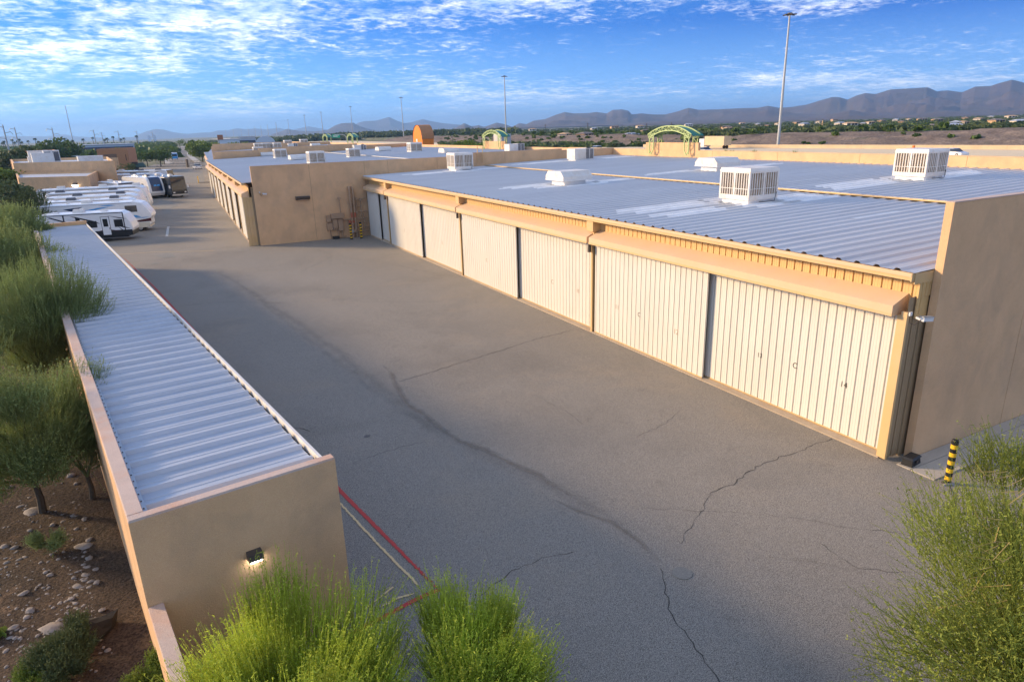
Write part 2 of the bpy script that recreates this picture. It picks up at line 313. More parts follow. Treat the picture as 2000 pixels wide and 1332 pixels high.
# asphalt yard (and the drive to the gate)
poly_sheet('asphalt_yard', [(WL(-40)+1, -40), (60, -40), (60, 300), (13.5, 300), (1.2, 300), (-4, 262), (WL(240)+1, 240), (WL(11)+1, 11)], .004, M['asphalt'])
poly_sheet('planter_soil', [(-1.2, 2), (2.3, 2), (2.2, 11.3), (-1.6, 10.9)], .012, M['soil'])
SP = [(7.2, 296), (6.8, 330), (7.0, 378), (8.2, 440), (9.6, 506), (14, 600), (26, 760), (50, 1000)]
SQ = [(14.6, 296), (15.6, 340), (17.2, 413), (20, 480), (23.5, 530), (30, 620), (43, 770), (68, 1000)]
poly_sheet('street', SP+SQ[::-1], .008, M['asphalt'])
def ribbon(name, pts, w_, z, mt, kind='structure', h=0., parent=None, edge=True):
    V = []; n = len(pts)
    for i, p in enumerate(pts):
        p = Vector(p[:2]); a = Vector(pts[max(i-1, 0)][:2]); b = Vector(pts[min(i+1, n-1)][:2]); d = (b-a).normalized(); q = Vector((-d.y, d.x))
        wi = w_[i] if isinstance(w_, (list, tuple)) else w_
        for k in (-.5, 0, .5): r = p+q*wi*k; V.append((r.x, r.y, z))
    Fc = [f for i in range(n-1) for f in ((i*3+1, i*3, i*3+3, i*3+4), (i*3+2, i*3+1, i*3+4, i*3+5))]
    if h:
        N0 = len(V); V += [(x, y, z-h) for x, y, _ in V]
        Fc += [(i*3, N0+i*3, N0+i*3+3, i*3+3) for i in range(n-1)]+[(i*3+2, i*3+5, N0+i*3+5, N0+i*3+2) for i in range(n-1)]+[(0, 1, N0+1, N0), (1, 2, N0+2, N0+1)]
    me = bpy.data.meshes.new(name); me.from_pydata(V, [], Fc); me.update(); me.materials.append(mt)
    if edge:
        at = me.attributes.new('edge', 'FLOAT', 'POINT'); at.data.foreach_set('value', [(.0, .75, .0)[i % 3] if (i % 3) else .0 for i in range(len(V))])
        vals = []
        for i in range(n):
            e = min(1, min(i, n-1-i)/2) if n > 4 else 1
            vals += [.15*e, .15+.75*e, .15*e]
        vals += [0]*(len(V)-len(vals)); at.data.foreach_set('value', vals)
    o = link(name, me, parent); return tag(o, kind=kind) if kind else o
ribbon('street_kerb', [(x-.3, y) for x, y in SP], .3, .14, M['curb'], h=.14, edge=False)
ribbon('street_kerb', [(x+.3, y) for x, y in SQ], .3, .14, M['curb'], h=.14, edge=False)
ribbon('street_pavement', [(x+1.6, y) for x, y in SQ], 2.2, .12, M['curb'], h=.12, edge=False)
ribbon('street_pavement', [(x-1.6, y) for x, y in SP], 1.8, .12, M['curb'], h=.12, edge=False)
def densify(pts, step, jit):
    out = []
    for i in range(len(pts)-1):
        a, b = Vector(pts[i][:2]), Vector(pts[i+1][:2]); k = max(1, int((b-a).length/step))
        d = (b-a).normalized(); q = Vector((-d.y, d.x))
        for j in range(k): out.append(a+(b-a)*j/k+q*random.uniform(-jit, jit)*(1 if (j or i) else 0))
    out.append(Vector(pts[-1][:2])); return out
def pxg(pts): return [G(*p) for p in pts]
# marks on the asphalt
for lst, wd, jt in [([(780, 745), (870, 718), (960, 690), (1050, 662), (1120, 645)], .05, .07), ([(1625, 857), (1550, 885), (1490, 905), (1430, 945), (1388, 962)], .035, .07),
        ([(1388, 962), (1370, 1000), (1345, 1030), (1330, 1062)], .02, .06), ([(1850, 946), (1868, 980), (1860, 1010), (1866, 1040), (1872, 1092)], .05, .04),
        ([(1860, 1052), (1660, 1030), (1500, 1005), (1260, 992)], .014, .05), ([(940, 1162), (1000, 1115), (1060, 1090), (1120, 1078)], .03, .04),
        ([(1290, 1110), (1310, 1200), (1370, 1280), (1420, 1345)], .03, .04), ([(1245, 852), (1300, 828), (1330, 800)], .018, .05), ([(690, 905), (760, 880), (830, 862)], .02, .05),
        ([(330, 600), (430, 590), (560, 592)], .05, .05), ([(530, 820), (560, 832), (605, 842)], .05, .05), ([(600, 578), (720, 590), (870, 590)], .025, .08), ([(650, 500), (760, 515), (850, 535)], .03, .1),
        ([(1600, 1060), (1680, 1112), (1780, 1118)], .02, .05), ([(620, 488), (650, 500), (590, 530)], .04, .1), ([(1040, 770), (1100, 800), (1140, 830)], .015, .05), ([(235, 513), (300, 509), (345, 503)], .05, .04)]:
    ribbon('asphalt_crack', densify([(p.x, p.y) for p in pxg(lst)], .16, jt), [wd*random.uniform(.25, .95) for _ in range(400)], .0085, M['crack'], edge=False)
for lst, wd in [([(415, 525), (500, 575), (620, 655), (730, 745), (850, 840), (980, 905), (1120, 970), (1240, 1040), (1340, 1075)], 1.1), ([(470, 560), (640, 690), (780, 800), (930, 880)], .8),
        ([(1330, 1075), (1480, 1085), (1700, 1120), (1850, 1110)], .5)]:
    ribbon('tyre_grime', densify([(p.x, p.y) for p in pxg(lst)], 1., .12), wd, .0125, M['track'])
for lst, wd in [([(740, 700), (800, 790), (900, 860), (1050, 930), (1180, 1000)], .5), ([(1010, 950), (1200, 1020), (1300, 1110), (1330, 1130)], .35)]:
    ribbon('dust_streak', densify([(p.x, p.y) for p in pxg(lst)], 1., .1), wd, .0165, M['dust'])
rl = [(p.x, p.y) for p in pxg([(236, 499), (300, 560), (420, 690), (560, 845), (670, 965), (765, 1060), (855, 1150)])]
ribbon('red_kerb_line', rl, .12, .0205, M['redline']); ribbon('red_kerb_line', [(p.x, p.y) for p in pxg([(858, 1152), (815, 1170), (760, 1200), (640, 1262)])], .12, .0205, M['redline'])
yl = [(p.x, p.y) for p in pxg([(560, 868), (675, 995), (740, 1065), (825, 1152)])]
ribbon('worn_yellow_line', densify(yl, .12, .008), .12, .0205, M['yellowline']); ribbon('worn_yellow_line', densify([(p.x, p.y) for p in pxg([(822, 1155), (780, 1168), (735, 1190)])], .1, .008), .12, .0205, M['yellowline'])
ribbon('worn_yellow_line', densify([(p.x, p.y) for p in pxg([(768, 1147), (740, 1170), (700, 1200)])], .3, .01), .08, .0205, M['yellowline'])
ribbon('white_parking_line', [(p.x, p.y) for p in pxg([(733, 1262), (765, 1300), (800, 1350)])], .12, .0205, M['whiteline'], edge=False)
ribbon('white_parking_line', [(p.x, p.y) for p in pxg([(326, 462), (328, 448), (329, 443)])], .25, .0205, M['whiteline'], edge=False)
ribbon('white_parking_line', [(p.x, p.y) for p in pxg([(292, 420), (312, 419)])], .25, .0205, M['whiteline'], edge=False)
ribbon('worn_yellow_line', densify([(p.x, p.y) for p in pxg([(228, 498), (300, 493), (360, 492), (420, 490)])], 2., .02), .18, .0205, M['yellowline'])
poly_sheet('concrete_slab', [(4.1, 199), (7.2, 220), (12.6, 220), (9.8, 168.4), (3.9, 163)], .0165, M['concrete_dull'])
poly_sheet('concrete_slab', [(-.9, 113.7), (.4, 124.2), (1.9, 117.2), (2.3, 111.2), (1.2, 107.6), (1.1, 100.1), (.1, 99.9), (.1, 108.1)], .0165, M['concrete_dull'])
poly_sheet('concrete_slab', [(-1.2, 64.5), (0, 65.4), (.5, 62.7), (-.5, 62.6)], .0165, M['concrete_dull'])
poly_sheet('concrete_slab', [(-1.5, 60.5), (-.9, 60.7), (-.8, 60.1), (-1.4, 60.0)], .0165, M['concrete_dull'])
# concrete pavement along the end wall, slabs with joints
pv = empty('pavement', (17.66, 9.16, 0)); tag(pv, kind='structure'); xs = [0, 3.05, 6.1, 9.15, 12.2, 15.2, 18.3, 21.3, 24.4, 27.5]
for a, b in zip(xs[:-1], xs[1:]):
    mb = MB(); mb.box(a+.012, b-.012, 0, .66, .0, .035); mb.box(a+.012, b-.012, .68, 1.08, .0, .035)
    mb.build('pavement_slab', M['concrete'], pv)
# freeway: carriageway, shoulder, barriers
fy = [-200, -60, 0, 40, 80, 120, 180, 260, 360, 520, 760, 1100, 1600, 2400]
ribbon('freeway', [(fw_x(y)-30, y) for y in fy], 58, 2.42, M['road'], edge=False)
def wall_seg(mb, a, b, z0, z1, t):
    a = Vector((*a, 0)); b = Vector((*b, 0)); d = (b-a).normalized(); q = Vector((-d.y, d.x, 0))*t/2
    v = [a-q+Vector((0, 0, z0)), b-q+Vector((0, 0, z0)), b+q+Vector((0, 0, z0)), a+q+Vector((0, 0, z0))]; v += [p+Vector((0, 0, z1-z0)) for p in v]
    mb.add(v, [(3, 2, 1, 0), (4, 5, 6, 7), (0, 1, 5, 4), (1, 2, 6, 5), (2, 3, 7, 6), (3, 0, 4, 7)])
def blocks_wall(name, line, z0, z1, t, step, mt, label, cat, gap=.03):
    root = empty(name, (*line[0], 0), label=label, cat=cat); o = Vector((*line[0], 0))
    pts = [Vector(p) for p in line]
    for a, b in zip(pts[:-1], pts[1:]):
        k = max(1, round((b-a).length/step))
        for i in range(k):
            p = a+(b-a)*i/k; q = a+(b-a)*(i+1)/k; d = (q-p).normalized()*gap
            mb = MB(); wall_seg(mb, p-o.to_2d(), q-d-o.to_2d(), z0, z1, t); mb.build('barrier_block', mt, root)
    return root
far_line = [(fw_x(y)-1, y) for y in (20, 60, 90, 120, 180)]
blocks_wall('concrete_barrier', far_line, 2.42, 3.3, .4, 12, M['barrier'], 'long pale concrete barrier on the far side of the freeway below the cut slope', 'barrier')
nb = onX(1500, 301, 95); nb2 = onX(2060, 302.5, 95); nb3 = onX(1350, 297.5, 95)
blocks_wall('concrete_barrier', [(95, 10), (95, nb2.y), (95, 100), (95, 150)], -.05, 4.5, .4, 9., M['barrier'], 'cream freeway wall of long blocks rising just behind the orange parapet at the right', 'wall')
# cut slope beyond the freeway
cs = []
ys_ = np.linspace(-60, 520, 260); ts = np.linspace(0, 1, 26); V = []
for y in ys_:
    for t in ts:
        bx = fw_x(y)+2+26*t; hgt = 2.3+(5.0 if y < 100 else 4.6)*(t**.8)*(.80+.25*nz(0, y, .02)) ; hgt += (nz(bx*1.0, y*1.5, .16, 4)*.9+nz(bx, y, .6, 3)*.25)*math.sin(math.pi*min(1, t*1.05))*.8
        if t > .92: hgt -= (t-.92)*12
        V.append((bx, y, hgt))
n = len(ts); Fc = [(j*n+i, j*n+i+1, (j+1)*n+i+1, (j+1)*n+i) for j in range(len(ys_)-1) for i in range(n-1)]
o = tag(link('cut_slope', np_mesh('cut_slope', V, Fc, 4, M['cut'])), kind='structure')
# mountain ranges: (silhouette in survey pixels, distance, depth)
def mountain(sil, dist, depth, base_z, rough, name='mountain_range'):
    sil = sorted(sil); xs_ = np.arange(sil[0][0], sil[-1][0]+1, 2.2); ysil = np.interp(xs_, [p[0] for p in sil], [p[1] for p in sil])
    K = 40; V = []
    for x, y in zip(xs_, ysil):
        top = AT(x, y, dist); 
        d = Vector((top.x, top.y)).normalized()
        for k in range(K):
            t = k/(K-1)                       # 0 front foot .. .8 crest .. 1 behind
            s = min(1, t/.8); r = dist-depth*(1-s) if t <= .8 else dist+depth*.5*(t-.8)/.2
            px_, py_ = d.x*r, d.y*r; hh = top.z-base_z
            a = nz(px_, py_, 1/(depth*.22), 6)*1.2
            z = base_z+hh*(s**1.6) if t <= .8 else base_z+hh*(1-((t-.8)/.2))**1.3
            z += hh*rough*a*math.sin(math.pi*s)**.8 if t < .8 else 0
            V.append((px_, py_, z))
    n = K; Fc = [(j*n+i, (j+1)*n+i, (j+1)*n+i+1, j*n+i+1) for j in range(len(xs_)-1) for i in range(n-1)]
    o = tag(link(name, np_mesh(name, V, Fc, 4, M['mount'])), kind='structure'); o.data.shade_smooth()
near_r = [(860, 262), (880, 256), (907, 241), (922, 248), (935, 245), (945, 249), (970, 240), (985, 243), (1000, 248), (1015, 241), (1028, 243), (1043, 236), (1065, 233), (1085, 225), (1103, 219), (1120, 222), (1150, 221), (1165, 219), (1185, 222), (1197, 215), (1215, 214), (1228, 217), (1234, 224), (1252, 222), (1275, 224), (1300, 224), (1320, 219), (1345, 211), (1365, 215), (1400, 214), (1440, 212), (1480, 211), (1500, 207), (1522, 211), (1550, 209), (1575, 205), (1600, 197), (1625, 190), (1640, 190), (1655, 195), (1672, 187), (1690, 182), (1710, 184), (1740, 175), (1780, 173), (1812, 171), (1830, 179), (1850, 177), (1880, 180), (1905, 169), (1935, 168), (1950, 163), (1977, 156), (2000, 162), (2040, 166), (2100, 158), (2200, 170)]
mountain(near_r, 4800, 1900, 8, .34)
mountain([(1180, 248), (1260, 238), (1340, 235), (1440, 233), (1560, 232), (1630, 222), (1660, 215), (1700, 222), (1760, 227), (1850, 216), (1930, 222), (2000, 214), (2100, 220)], 3400, 1100, 6, .5, 'foothills')
mountain([(530, 263), (552, 256), (560, 252), (585, 256), (615, 257), (640, 254), (655, 245), (668, 241), (690, 240), (703, 247), (722, 253), (760, 259), (820, 262), (900, 260), (1000, 257), (1100, 256)], 5600, 1300, 0, .2, 'mesa_hill')
mountain([(688, 246), (700, 240), (712, 237), (735, 236), (748, 232), (760, 229), (775, 236), (790, 241), (805, 239), (825, 233), (842, 237), (865, 241), (885, 243), (920, 246), (990, 250)], 9500, 1500, 0, .12)
mountain([(575, 253), (590, 250), (603, 247), (618, 250), (640, 254)], 13000, 1500, 0, .1)
mountain([(230, 270), (260, 268), (285, 257), (305, 252), (322, 254), (340, 259), (365, 262), (385, 260), (400, 259), (412, 259), (425, 255), (445, 255), (462, 251), (480, 253), (500, 251), (520, 253), (545, 250), (560, 254), (600, 258)], 12000, 2500, 0, .12)
mountain([(-60, 268), (20, 266), (90, 267), (125, 263), (150, 267), (230, 271), (300, 272)], 14000, 2500, 0, .1)

p = G(1332, 1120); me_ = MB().tube([(0, 0, .0), (0, 0, .022)], .22, 24).build('manhole_cover', M['concrete_dull'], None, (p.x, p.y, .0)); tag(me_, 'small round worn cover set in the asphalt near the bottom', 'manhole cover')
g_ = np.random.default_rng(8)
for k in range(2):
    p = G(g_.uniform(500, 1700), g_.uniform(560, 1300))
    if p.x > 17: continue
    r_ = g_.uniform(.05, .22); mbs = MB(); mbs.add([(r_*math.cos(a)*g_.uniform(.6, 1.2), r_*math.sin(a)*g_.uniform(.6, 1.2), 0) for a in np.linspace(0, 6.28, 12)[:-1]], [tuple(range(11))])
    tag(mbs.build('oil_spot', M['oil'], None, (p.x, p.y, .0185)), kind='structure')
# ================================================================ STORAGE BUILDINGS
RW, RZ0, SL = .6096, 5.62, .0216          # roof panel width, eave height, roof slope
def rib_prof(w_, h=.062):                  # one roof panel: broad pan, two faint ribs, one tall rib
    return [(0, 0), (.10, 0), (.112, .007), (.135, .007), (.147, 0), (.235, 0), (.247, .007), (.27, .007), (.282, 0), (w_-.235, 0), (w_-.165, h), (w_-.075, h), (w_-.005, 0), (w_, .0)]
def door_prof(n, d=.036):                  # wall ribs: 305 mm pitch, narrow grooves
    out = []
    for i in range(n):
        b = i*.3048; out += [(b, 0), (b+.075, 0), (b+.08, -.005), (b+.088, -.005), (b+.093, 0), (b+.163, 0), (b+.168, -.005), (b+.176, -.005), (b+.181, 0), (b+.243, 0), (b+.25, -d), (b+.292, -d), (b+.3, 0)]
    return out+[(n*.3048, 0)]
def rib_sheet(y0, y1, z0, z1, x):          # vertical ribbed sheet facing -X, between y0 and y1
    n = int((y1-y0)/.3048); p = [(y0+u, v) for u, v in door_prof(n)]+[(y1, 0)]
    mb = MB(); mb.sheet(p, lambda u, v, t: (x-v, u, t), z1, z0); return mb
def text_mesh(s, size, mt, name='stencil_number'):
    c = bpy.data.curves.new('t', 'FONT'); c.body = s; c.size = size; c.extrude = .0015; c.align_x = 'CENTER'
    o = bpy.data.objects.new('t', c); COL.objects.link(o); bpy.context.view_layer.update()
    me = bpy.data.meshes.new_from_object(o.evaluated_get(bpy.context.evaluated_depsgraph_get())); bpy.data.objects.remove(o); me.name = name
    me.materials.clear(); me.materials.append(mt); return me
def storage(name, ox, oy, LEN, shear, bays, steps, east, label, front=True, detail=2, panels=True, parapet=7.42, zs=(7.42,)):
    """local frame: x to the right from the sill line, y along the row of doors"""
    root = empty(name, (ox, oy, 0), label=label, cat='storage building')
    sh = lambda mb: mb.shear(shear)
    WE = east-ox                            # local x of the outer parapet at y=0
    # end wall, cast in panels with recessed joints
    if front:
        xs_ = front
        for i, (a, b, zt) in enumerate(xs_):
            mb = MB(); g0 = .0 if i == 0 else .011
            mb.box(a+g0, b-.011, 0, .22, 0, zt); mb.build('wall_panel', M['stucco'], root)
            if i: MB().box(a-.02, a+.02, .016, .2, 0, min(zt, xs_[i-1][2])-.004).build('wall_joint', M['joint'], root)
            MB().box(a+.004, b-.015, -.012, .232, zt, zt+.025).build('parapet_cap', M['stucco_cap'], root)
    # east parapet wall
    y = .22; k = 0
    while y < LEN-.1:
        y2 = min(y+7.6, LEN-.05)
        MB().box(WE-.11, WE+.11, y+.012, y2-.012, 0, 7.03).build('east_wall_panel', M['stucco'], root); y = y2
    # roof
    zr = lambda x: RZ0+SL*x
    x0, xm, x1 = -.06, steps, WE-.12
    if panels:
        n = int((LEN-.24)/RW)
        def pm(xa, xb, dz, nm):
            mb = MB(); mb.sheet(rib_prof(RW), lambda u, v, t: (t, u, zr(t)+v+dz), xb, xa)
            return mb.mesh(nm, M['roof'])
        ma = pm(x0, xm, 0, 'roof_panel'); mc = pm(xm-.25, x1, .085, 'roof_panel')
        for i in range(n):
            yy = .24+i*RW; link('roof_panel', ma, root, (shear*yy, yy, random.uniform(-.002, .002))); link('roof_panel', mc, root, (0, yy, random.uniform(-.002, .002)))
        sh(MB().box(x0+.05, x1, .23, .24+.02, 5.3, 5.6)).build('roof_edge', M['trim'], root)
        r_ = LEN-.24-n*RW
        if r_ > .02: MB().add([(x0, LEN-r_, zr(x0)), (x1, LEN-r_, zr(x1)), (x1, LEN, zr(x1)), (x0, LEN, zr(x0))], [(0, 1, 2, 3)]).build('roof_edge', M['roof'], root)
    else:
        n = int((LEN-.24)/.6096)
        for nm, xa, xb, dz in (('roof_sheet', x0, xm, 0), ('roof_sheet', xm-.25, x1, .085)):
            mb = MB(); 
            for i in range(n):
                yy = .24+i*.6096; so_ = shear*yy
                pr = [(0, 0), (.375, 0), (.445, .062), (.535, .062), (.605, 0), (.6096, 0)]
                mb.sheet(pr, lambda u, v, t: (t+(so_ if t < 30 else 0), yy+u, zr(t)+v+dz), xb, xa)
            tag(mb.build(nm, M['roof_b'], root), kind='stuff')
    # step flashing between the two roof slopes
    mb = MB(); mb.box(xm-.32, xm-.22, .24, LEN-.1, zr(xm)+.075, zr(xm)+.135); mb.build('roof_step_flashing', M['trim'] if detail > 1 else M['cooler'], root)
    MB().box(xm-.22, xm+.12, .24, LEN-.1, zr(xm)+.125, zr(xm)+.15).build('roof_step_flashing', M['galv'], root)
    # gutter and fascia
    sh(MB().box(-.10, .14, .30, LEN-.06, 5.40, 5.59)).build('gutter', M['trim'], root)
    sh(MB().box(-.125, -.102, .28, LEN-.05, 5.50, 5.612)).build('gutter_lip', M['awn'], root)
    # frieze of ribbed metal
    sh(rib_sheet(.24, LEN-.05, 4.4, 5.42, .42)).build('frieze_panel', M['ribwall'], root)
    # concrete sill
    sh(MB().box(.0, .62, .5, LEN-.05, 0, .05)).build('door_sill', M['sill'], root)
    sh(MB().box(.30, .36, .5, LEN-.05, .05, .075)).build('door_track', M['brown'], root)
    k = shear*LEN; v = [(.62, .3, 0), (WE-.3, .3, 0), (WE-.3, LEN-.1, 0), (.62+k, LEN-.1, 0)]
    MB().add(v+[(x, y_, 5.2) for x, y_, _ in v], [(3, 2, 1, 0), (4, 5, 6, 7), (0, 1, 5, 4), (1, 2, 6, 5), (2, 3, 7, 6), (3, 0, 4, 7)]).build('inner_core', M['brown'], root)
    return root, zr
def bay(root, y0, y1, shear, split=.5, nums=(), detail=2, col=None):
    """one bay: hood box, two sliding doors, jambs"""
    sh = lambda mb: mb.shear(shear); dm = col or M['door']
    # hood box with sloping lid
    ya, yb = y0+.12, y1-.06
    prof = [(-.22, 4.36), (-.22, 4.66), (.42, 4.93), (.42, 4.36)]
    sh(MB().extr(prof, lambda u, v, t: (u, t, v), ya, yb)).build('door_hood', M['awn'], root)
    sh(MB().box(-.235, -.222, ya-.01, yb+.01, 4.36, 4.44)).build('hood_drip', M['trim'], root)
    mid = y0+(y1-y0)*split
    h = 4.36
    # far door runs on the front track, near door behind it
    for (a, b, x, lab) in ((y0+.1, mid+.15, .34, 0), (mid, y1-.14, .10, 1)):
        d = sh(rib_sheet(a, b, .075, h, x)).build('sliding_door', dm, root)
        sh(MB().box(x+.002, x+.07, a, a+.045, .075, h)).build('door_edge', M['door'], d)
        sh(MB().box(x+.048, x+.085, a+.045, b, .06, h)).build('door_back', M['brown'], d)
        sh(MB().box(x-.006, x+.04, a, b, .06, .11)).build('bottom_rail', M['trim'], d)
        for s, dist, z, mt, sc in [q[:5] for q in nums if q[5] == lab]:
            o = link('stencil_number', text_mesh(s, sc, mt), d); yy = a+dist
            o.matrix_local = Matrix.Translation((x-.004+shear*yy, yy, z)) @ Matrix.Rotation(-math.pi/2, 4, 'Z') @ Matrix.Rotation(math.pi/2, 4, 'X')
    # jambs and divider pier
    sh(MB().box(.02, .10, y0-.02, y0+.10, 0.05, h+.02)).build('door_jamb', M['trim'], root)
    sh(MB().box(.30, .42, y1-.14, y1-.03, 0.05, h)).build('door_jamb', M['trim'], root)
def pier(root, y, shear):
    MB().box(-.02, .42, y-.10, y+.42, 4.92, 5.4).shear(shear).build('frieze_pier', M['trim'], root)
    MB().box(.12, .42, y+.02, y+.10, 0.05, 4.9).shear(shear).build('downpipe', M['ribwall'], root)
    MB().box(-.18, -.04, y-.02, y+.10, 3.95, 4.3).shear(shear).build('junction_box', M['dark'], root)
OX, OY = 17.58, 10.26
front = [(.78, 5.42, 7.42), (5.42, 12.9, 7.42), (12.9, 20.6, 7.42), (20.6, 29.1, 7.42)]
C, zr = storage('storage_building', OX, OY, 53.9, 0., None, 13.0, 46.6, 'nearest long storage building with big cream ribbed sliding doors and a wide metal roof', front=front)
faint = mat('faded_stencil', (.42, .31, .22), .8, var=.2); blk = mat('stencil_black', (.05, .045, .035), .7, var=.1)
ydiv = [.30, 15.52, 31.2, 47.2, 53.75]
bay(C, ydiv[0]+.18, ydiv[1], 0, .5, nums=[('14', 1.55, 1.62, blk, .27, 0), ('C', 3.4, 1.68, blk, .28, 0), ('13', 4.9, 1.62, blk, .24, 0), ('12', 1.6, 1.45, faint, .30, 1), ('C', 4.0, 1.62, blk, .27, 1), ('11', 5.6, 1.6, faint, .30, 1)])
bay(C, ydiv[1], ydiv[2], 0, .5, nums=[('C', 4.1, 1.6, faint, .32, 0), ('10', 1.6, 1.6, faint, .28, 0), ('C', 4., 1.6, faint, .32, 1)])
bay(C, ydiv[2], ydiv[3], 0, .5, nums=[('C', 4.1, 1.6, faint, .32, 0), ('C', 4., 1.6, faint, .32, 1)])
bay(C, ydiv[3], ydiv[4], 0, .45)
for y in ydiv[1:4]: pier(C, y, 0)
MB().box(.30, .80, .262, .30, 4.3, 5.5).build('return_panel', M['ribwall'], C)
MB().box(-.12, .16, .262, .30, 5.38, 5.615).build('gutter_end', M['trim'], C)
mb = MB(); mb.sheet([(u, v) for u, v in door_prof(2)]+[(.70, 0)], lambda u, v, t: (.06+u, .34+v*-1, t), .05, 4.9); mb.build('return_panel', M['brown'], C)
MB().box(.0, .09, .30, .47, .05, 4.5).build('door_jamb', M['trim'], C)
mb = MB(); mb.sheet([(u, v) for u, v in door_prof(2)]+[(.78, 0)], lambda u, v, t: (.42+u*.5, .24+v*-1, t), 4.9, 5.42); mb.build('frieze_panel', M['ribwall'], C)
MB().box(46.6-OX-.6, 46.6-OX-.1, .3, 53.6, 6.14, 6.2).build('roof_closure', M['trim'], C)
# raised parapet blocks that carry the green arches
for (a, b) in ((40.1, 48.0),):
    MB().box(46.6-OX-.13, 46.6-OX+.13, a, b, 7.03, 7.75).build('parapet_block', M['stucco'], C)
# white coating strips and skylights on the roof of the nearest building
def roof_strip(root, xa, xb, y, mt, nm, wpan=(.0, .375), dz=.006, zr=zr, shear=0, oy=None):
    lx0, lx1 = xa-root.location.x, xb-root.location.x; ly = y-root.location.y
    i = round((ly-.24)/RW); yy = .24+i*RW; up = .085 if lx0 > 12.9 else 0
    pr = [(u, v) for u, v in rib_prof(RW) if wpan[0] <= u <= wpan[1]]
    mb = MB(); mb.sheet(pr, lambda u, v, t: (t, yy+u, zr(t)+v+up+dz), lx1, lx0); return mb.build(nm, mt, root)
full = (-.01, .7)
for xa, xb, ya, yb in [(18.3, 25.5, 24.3, 25.6), (18.6, 24, 22.6, 23.4), (26.2, 30.3, 22.3, 24.4), (30.9, 38, 23.3, 25.4), (38, 44.9, 22.8, 24.1), (19.5, 25, 40, 41.3), (22, 25, 38.6, 39.6), (26.6, 30.3, 38.4, 39.6), (19.5, 25.3, 59.4, 60.8), (27, 30.3, 59.2, 60.4), (32, 39.3, 60, 61.4), (41.5, 45.8, 58.6, 60.0), (40, 44.6, 38., 39.0), (31, 37.3, 38.9, 40.0), (24.2, 27.5, 22.0, 25.9), (37.4, 40.2, 22.4, 25.2), (24., 27.6, 38.2, 41.2), (36.6, 39.5, 37.2, 40.2), (24.8, 27.6, 58.8, 62.2)]:
    y = ya
    while y <= yb:
        e = 1.6 if xb-xa > 5 else .5
        a_, b_ = xa+random.uniform(0, e), xb-random.uniform(0, e)
        roof_strip(C, a_, b_, y, M['coating'], 'coating_patch', full, dz=.005); y += RW
for x, y in [(24.4, 17.2), (24.4, 32.3), (24.4, 47.8), (24.4, 55.2), (39.5, 47.8), (39, 31.8), (33.4, 28.2), (33.4, 44.1), (39.2, 17.5)]: roof_strip(C, x, x+2.9, y, M['skylight'], 'skylight', (.0, .375), dz=.011)
# ---- second building, its door line leans 1.5 degrees to the right
frontB = [(.78, 5.85, 7.0), (5.85, 11.0, 7.0), (11., 13.3, 7.0), (13.3, 18.4, 7.0), (18.4, 19.5, 7.0), (19.5, 26., 7.28), (26, 33, 7.28), (33, 39.9, 7.12)]
B, _ = storage('storage_building', 6.75, 64.2, 69.6, .0255, None, 22.5, 46.6, 'second storage building, long row of narrow cream doors seen steeply along its west side', front=frontB, detail=1, panels=False)
nB = 8; bw = 69.2/nB
for i in range(nB):
    bay(B, .4+i*bw, .4+(i+1)*bw, .0255, .5, detail=1)
    if i: pier(B, .4+i*bw, .0255)
mb = MB(); mb.sheet([(u, v) for u, v in door_prof(3)], lambda u, v, t: (-.16+u*.95, .36+v*-1, t), .0, 4.36); mb.build('return_panel', M['trim'], B)
for yc in (94.5, 177., 204.): pass
MB().box(46.6-6.75-.13, 46.6-6.75+.13, 26.8, 34.2, 7.03, 7.75).build('parapet_block', M['stucco'], B)
# ---- third and fourth building
zb = [(.78, 8.6, 7.0), (8.6, 13.1, 7.3), (13.1, 21.3, 7.42), (21.3, 27., 7.5), (27, 37.6, 7.2)]
D, _ = storage('storage_building', 9.0, 133.8, 69, .056, None, 22.5, 46.6, 'third storage building, behind the stepped parapet at the far end of the second', front=zb, detail=1, panels=False)
for i in range(8): bay(D, .4+i*8.5, .4+(i+1)*8.5, .056, .5, detail=1)
E_, _ = storage('storage_building', 14.0, 203, 60, .09, None, 20, 46.6, 'farthest storage building in the row, only its parapet and roof showing', front=[(.78, 8, 7.1), (8, 16, 7.1), (16, 24, 7.3), (24, 32.6, 7.3)], detail=1, panels=False)
for i in range(7): bay(E_, .4+i*8.4, .4+(i+1)*8.4, .09, .5, detail=1)
MB().box(5.6, 46.6-14.0, 60, 60.2, 0, 7.1).build('wall_panel', M['stucco'], E_)

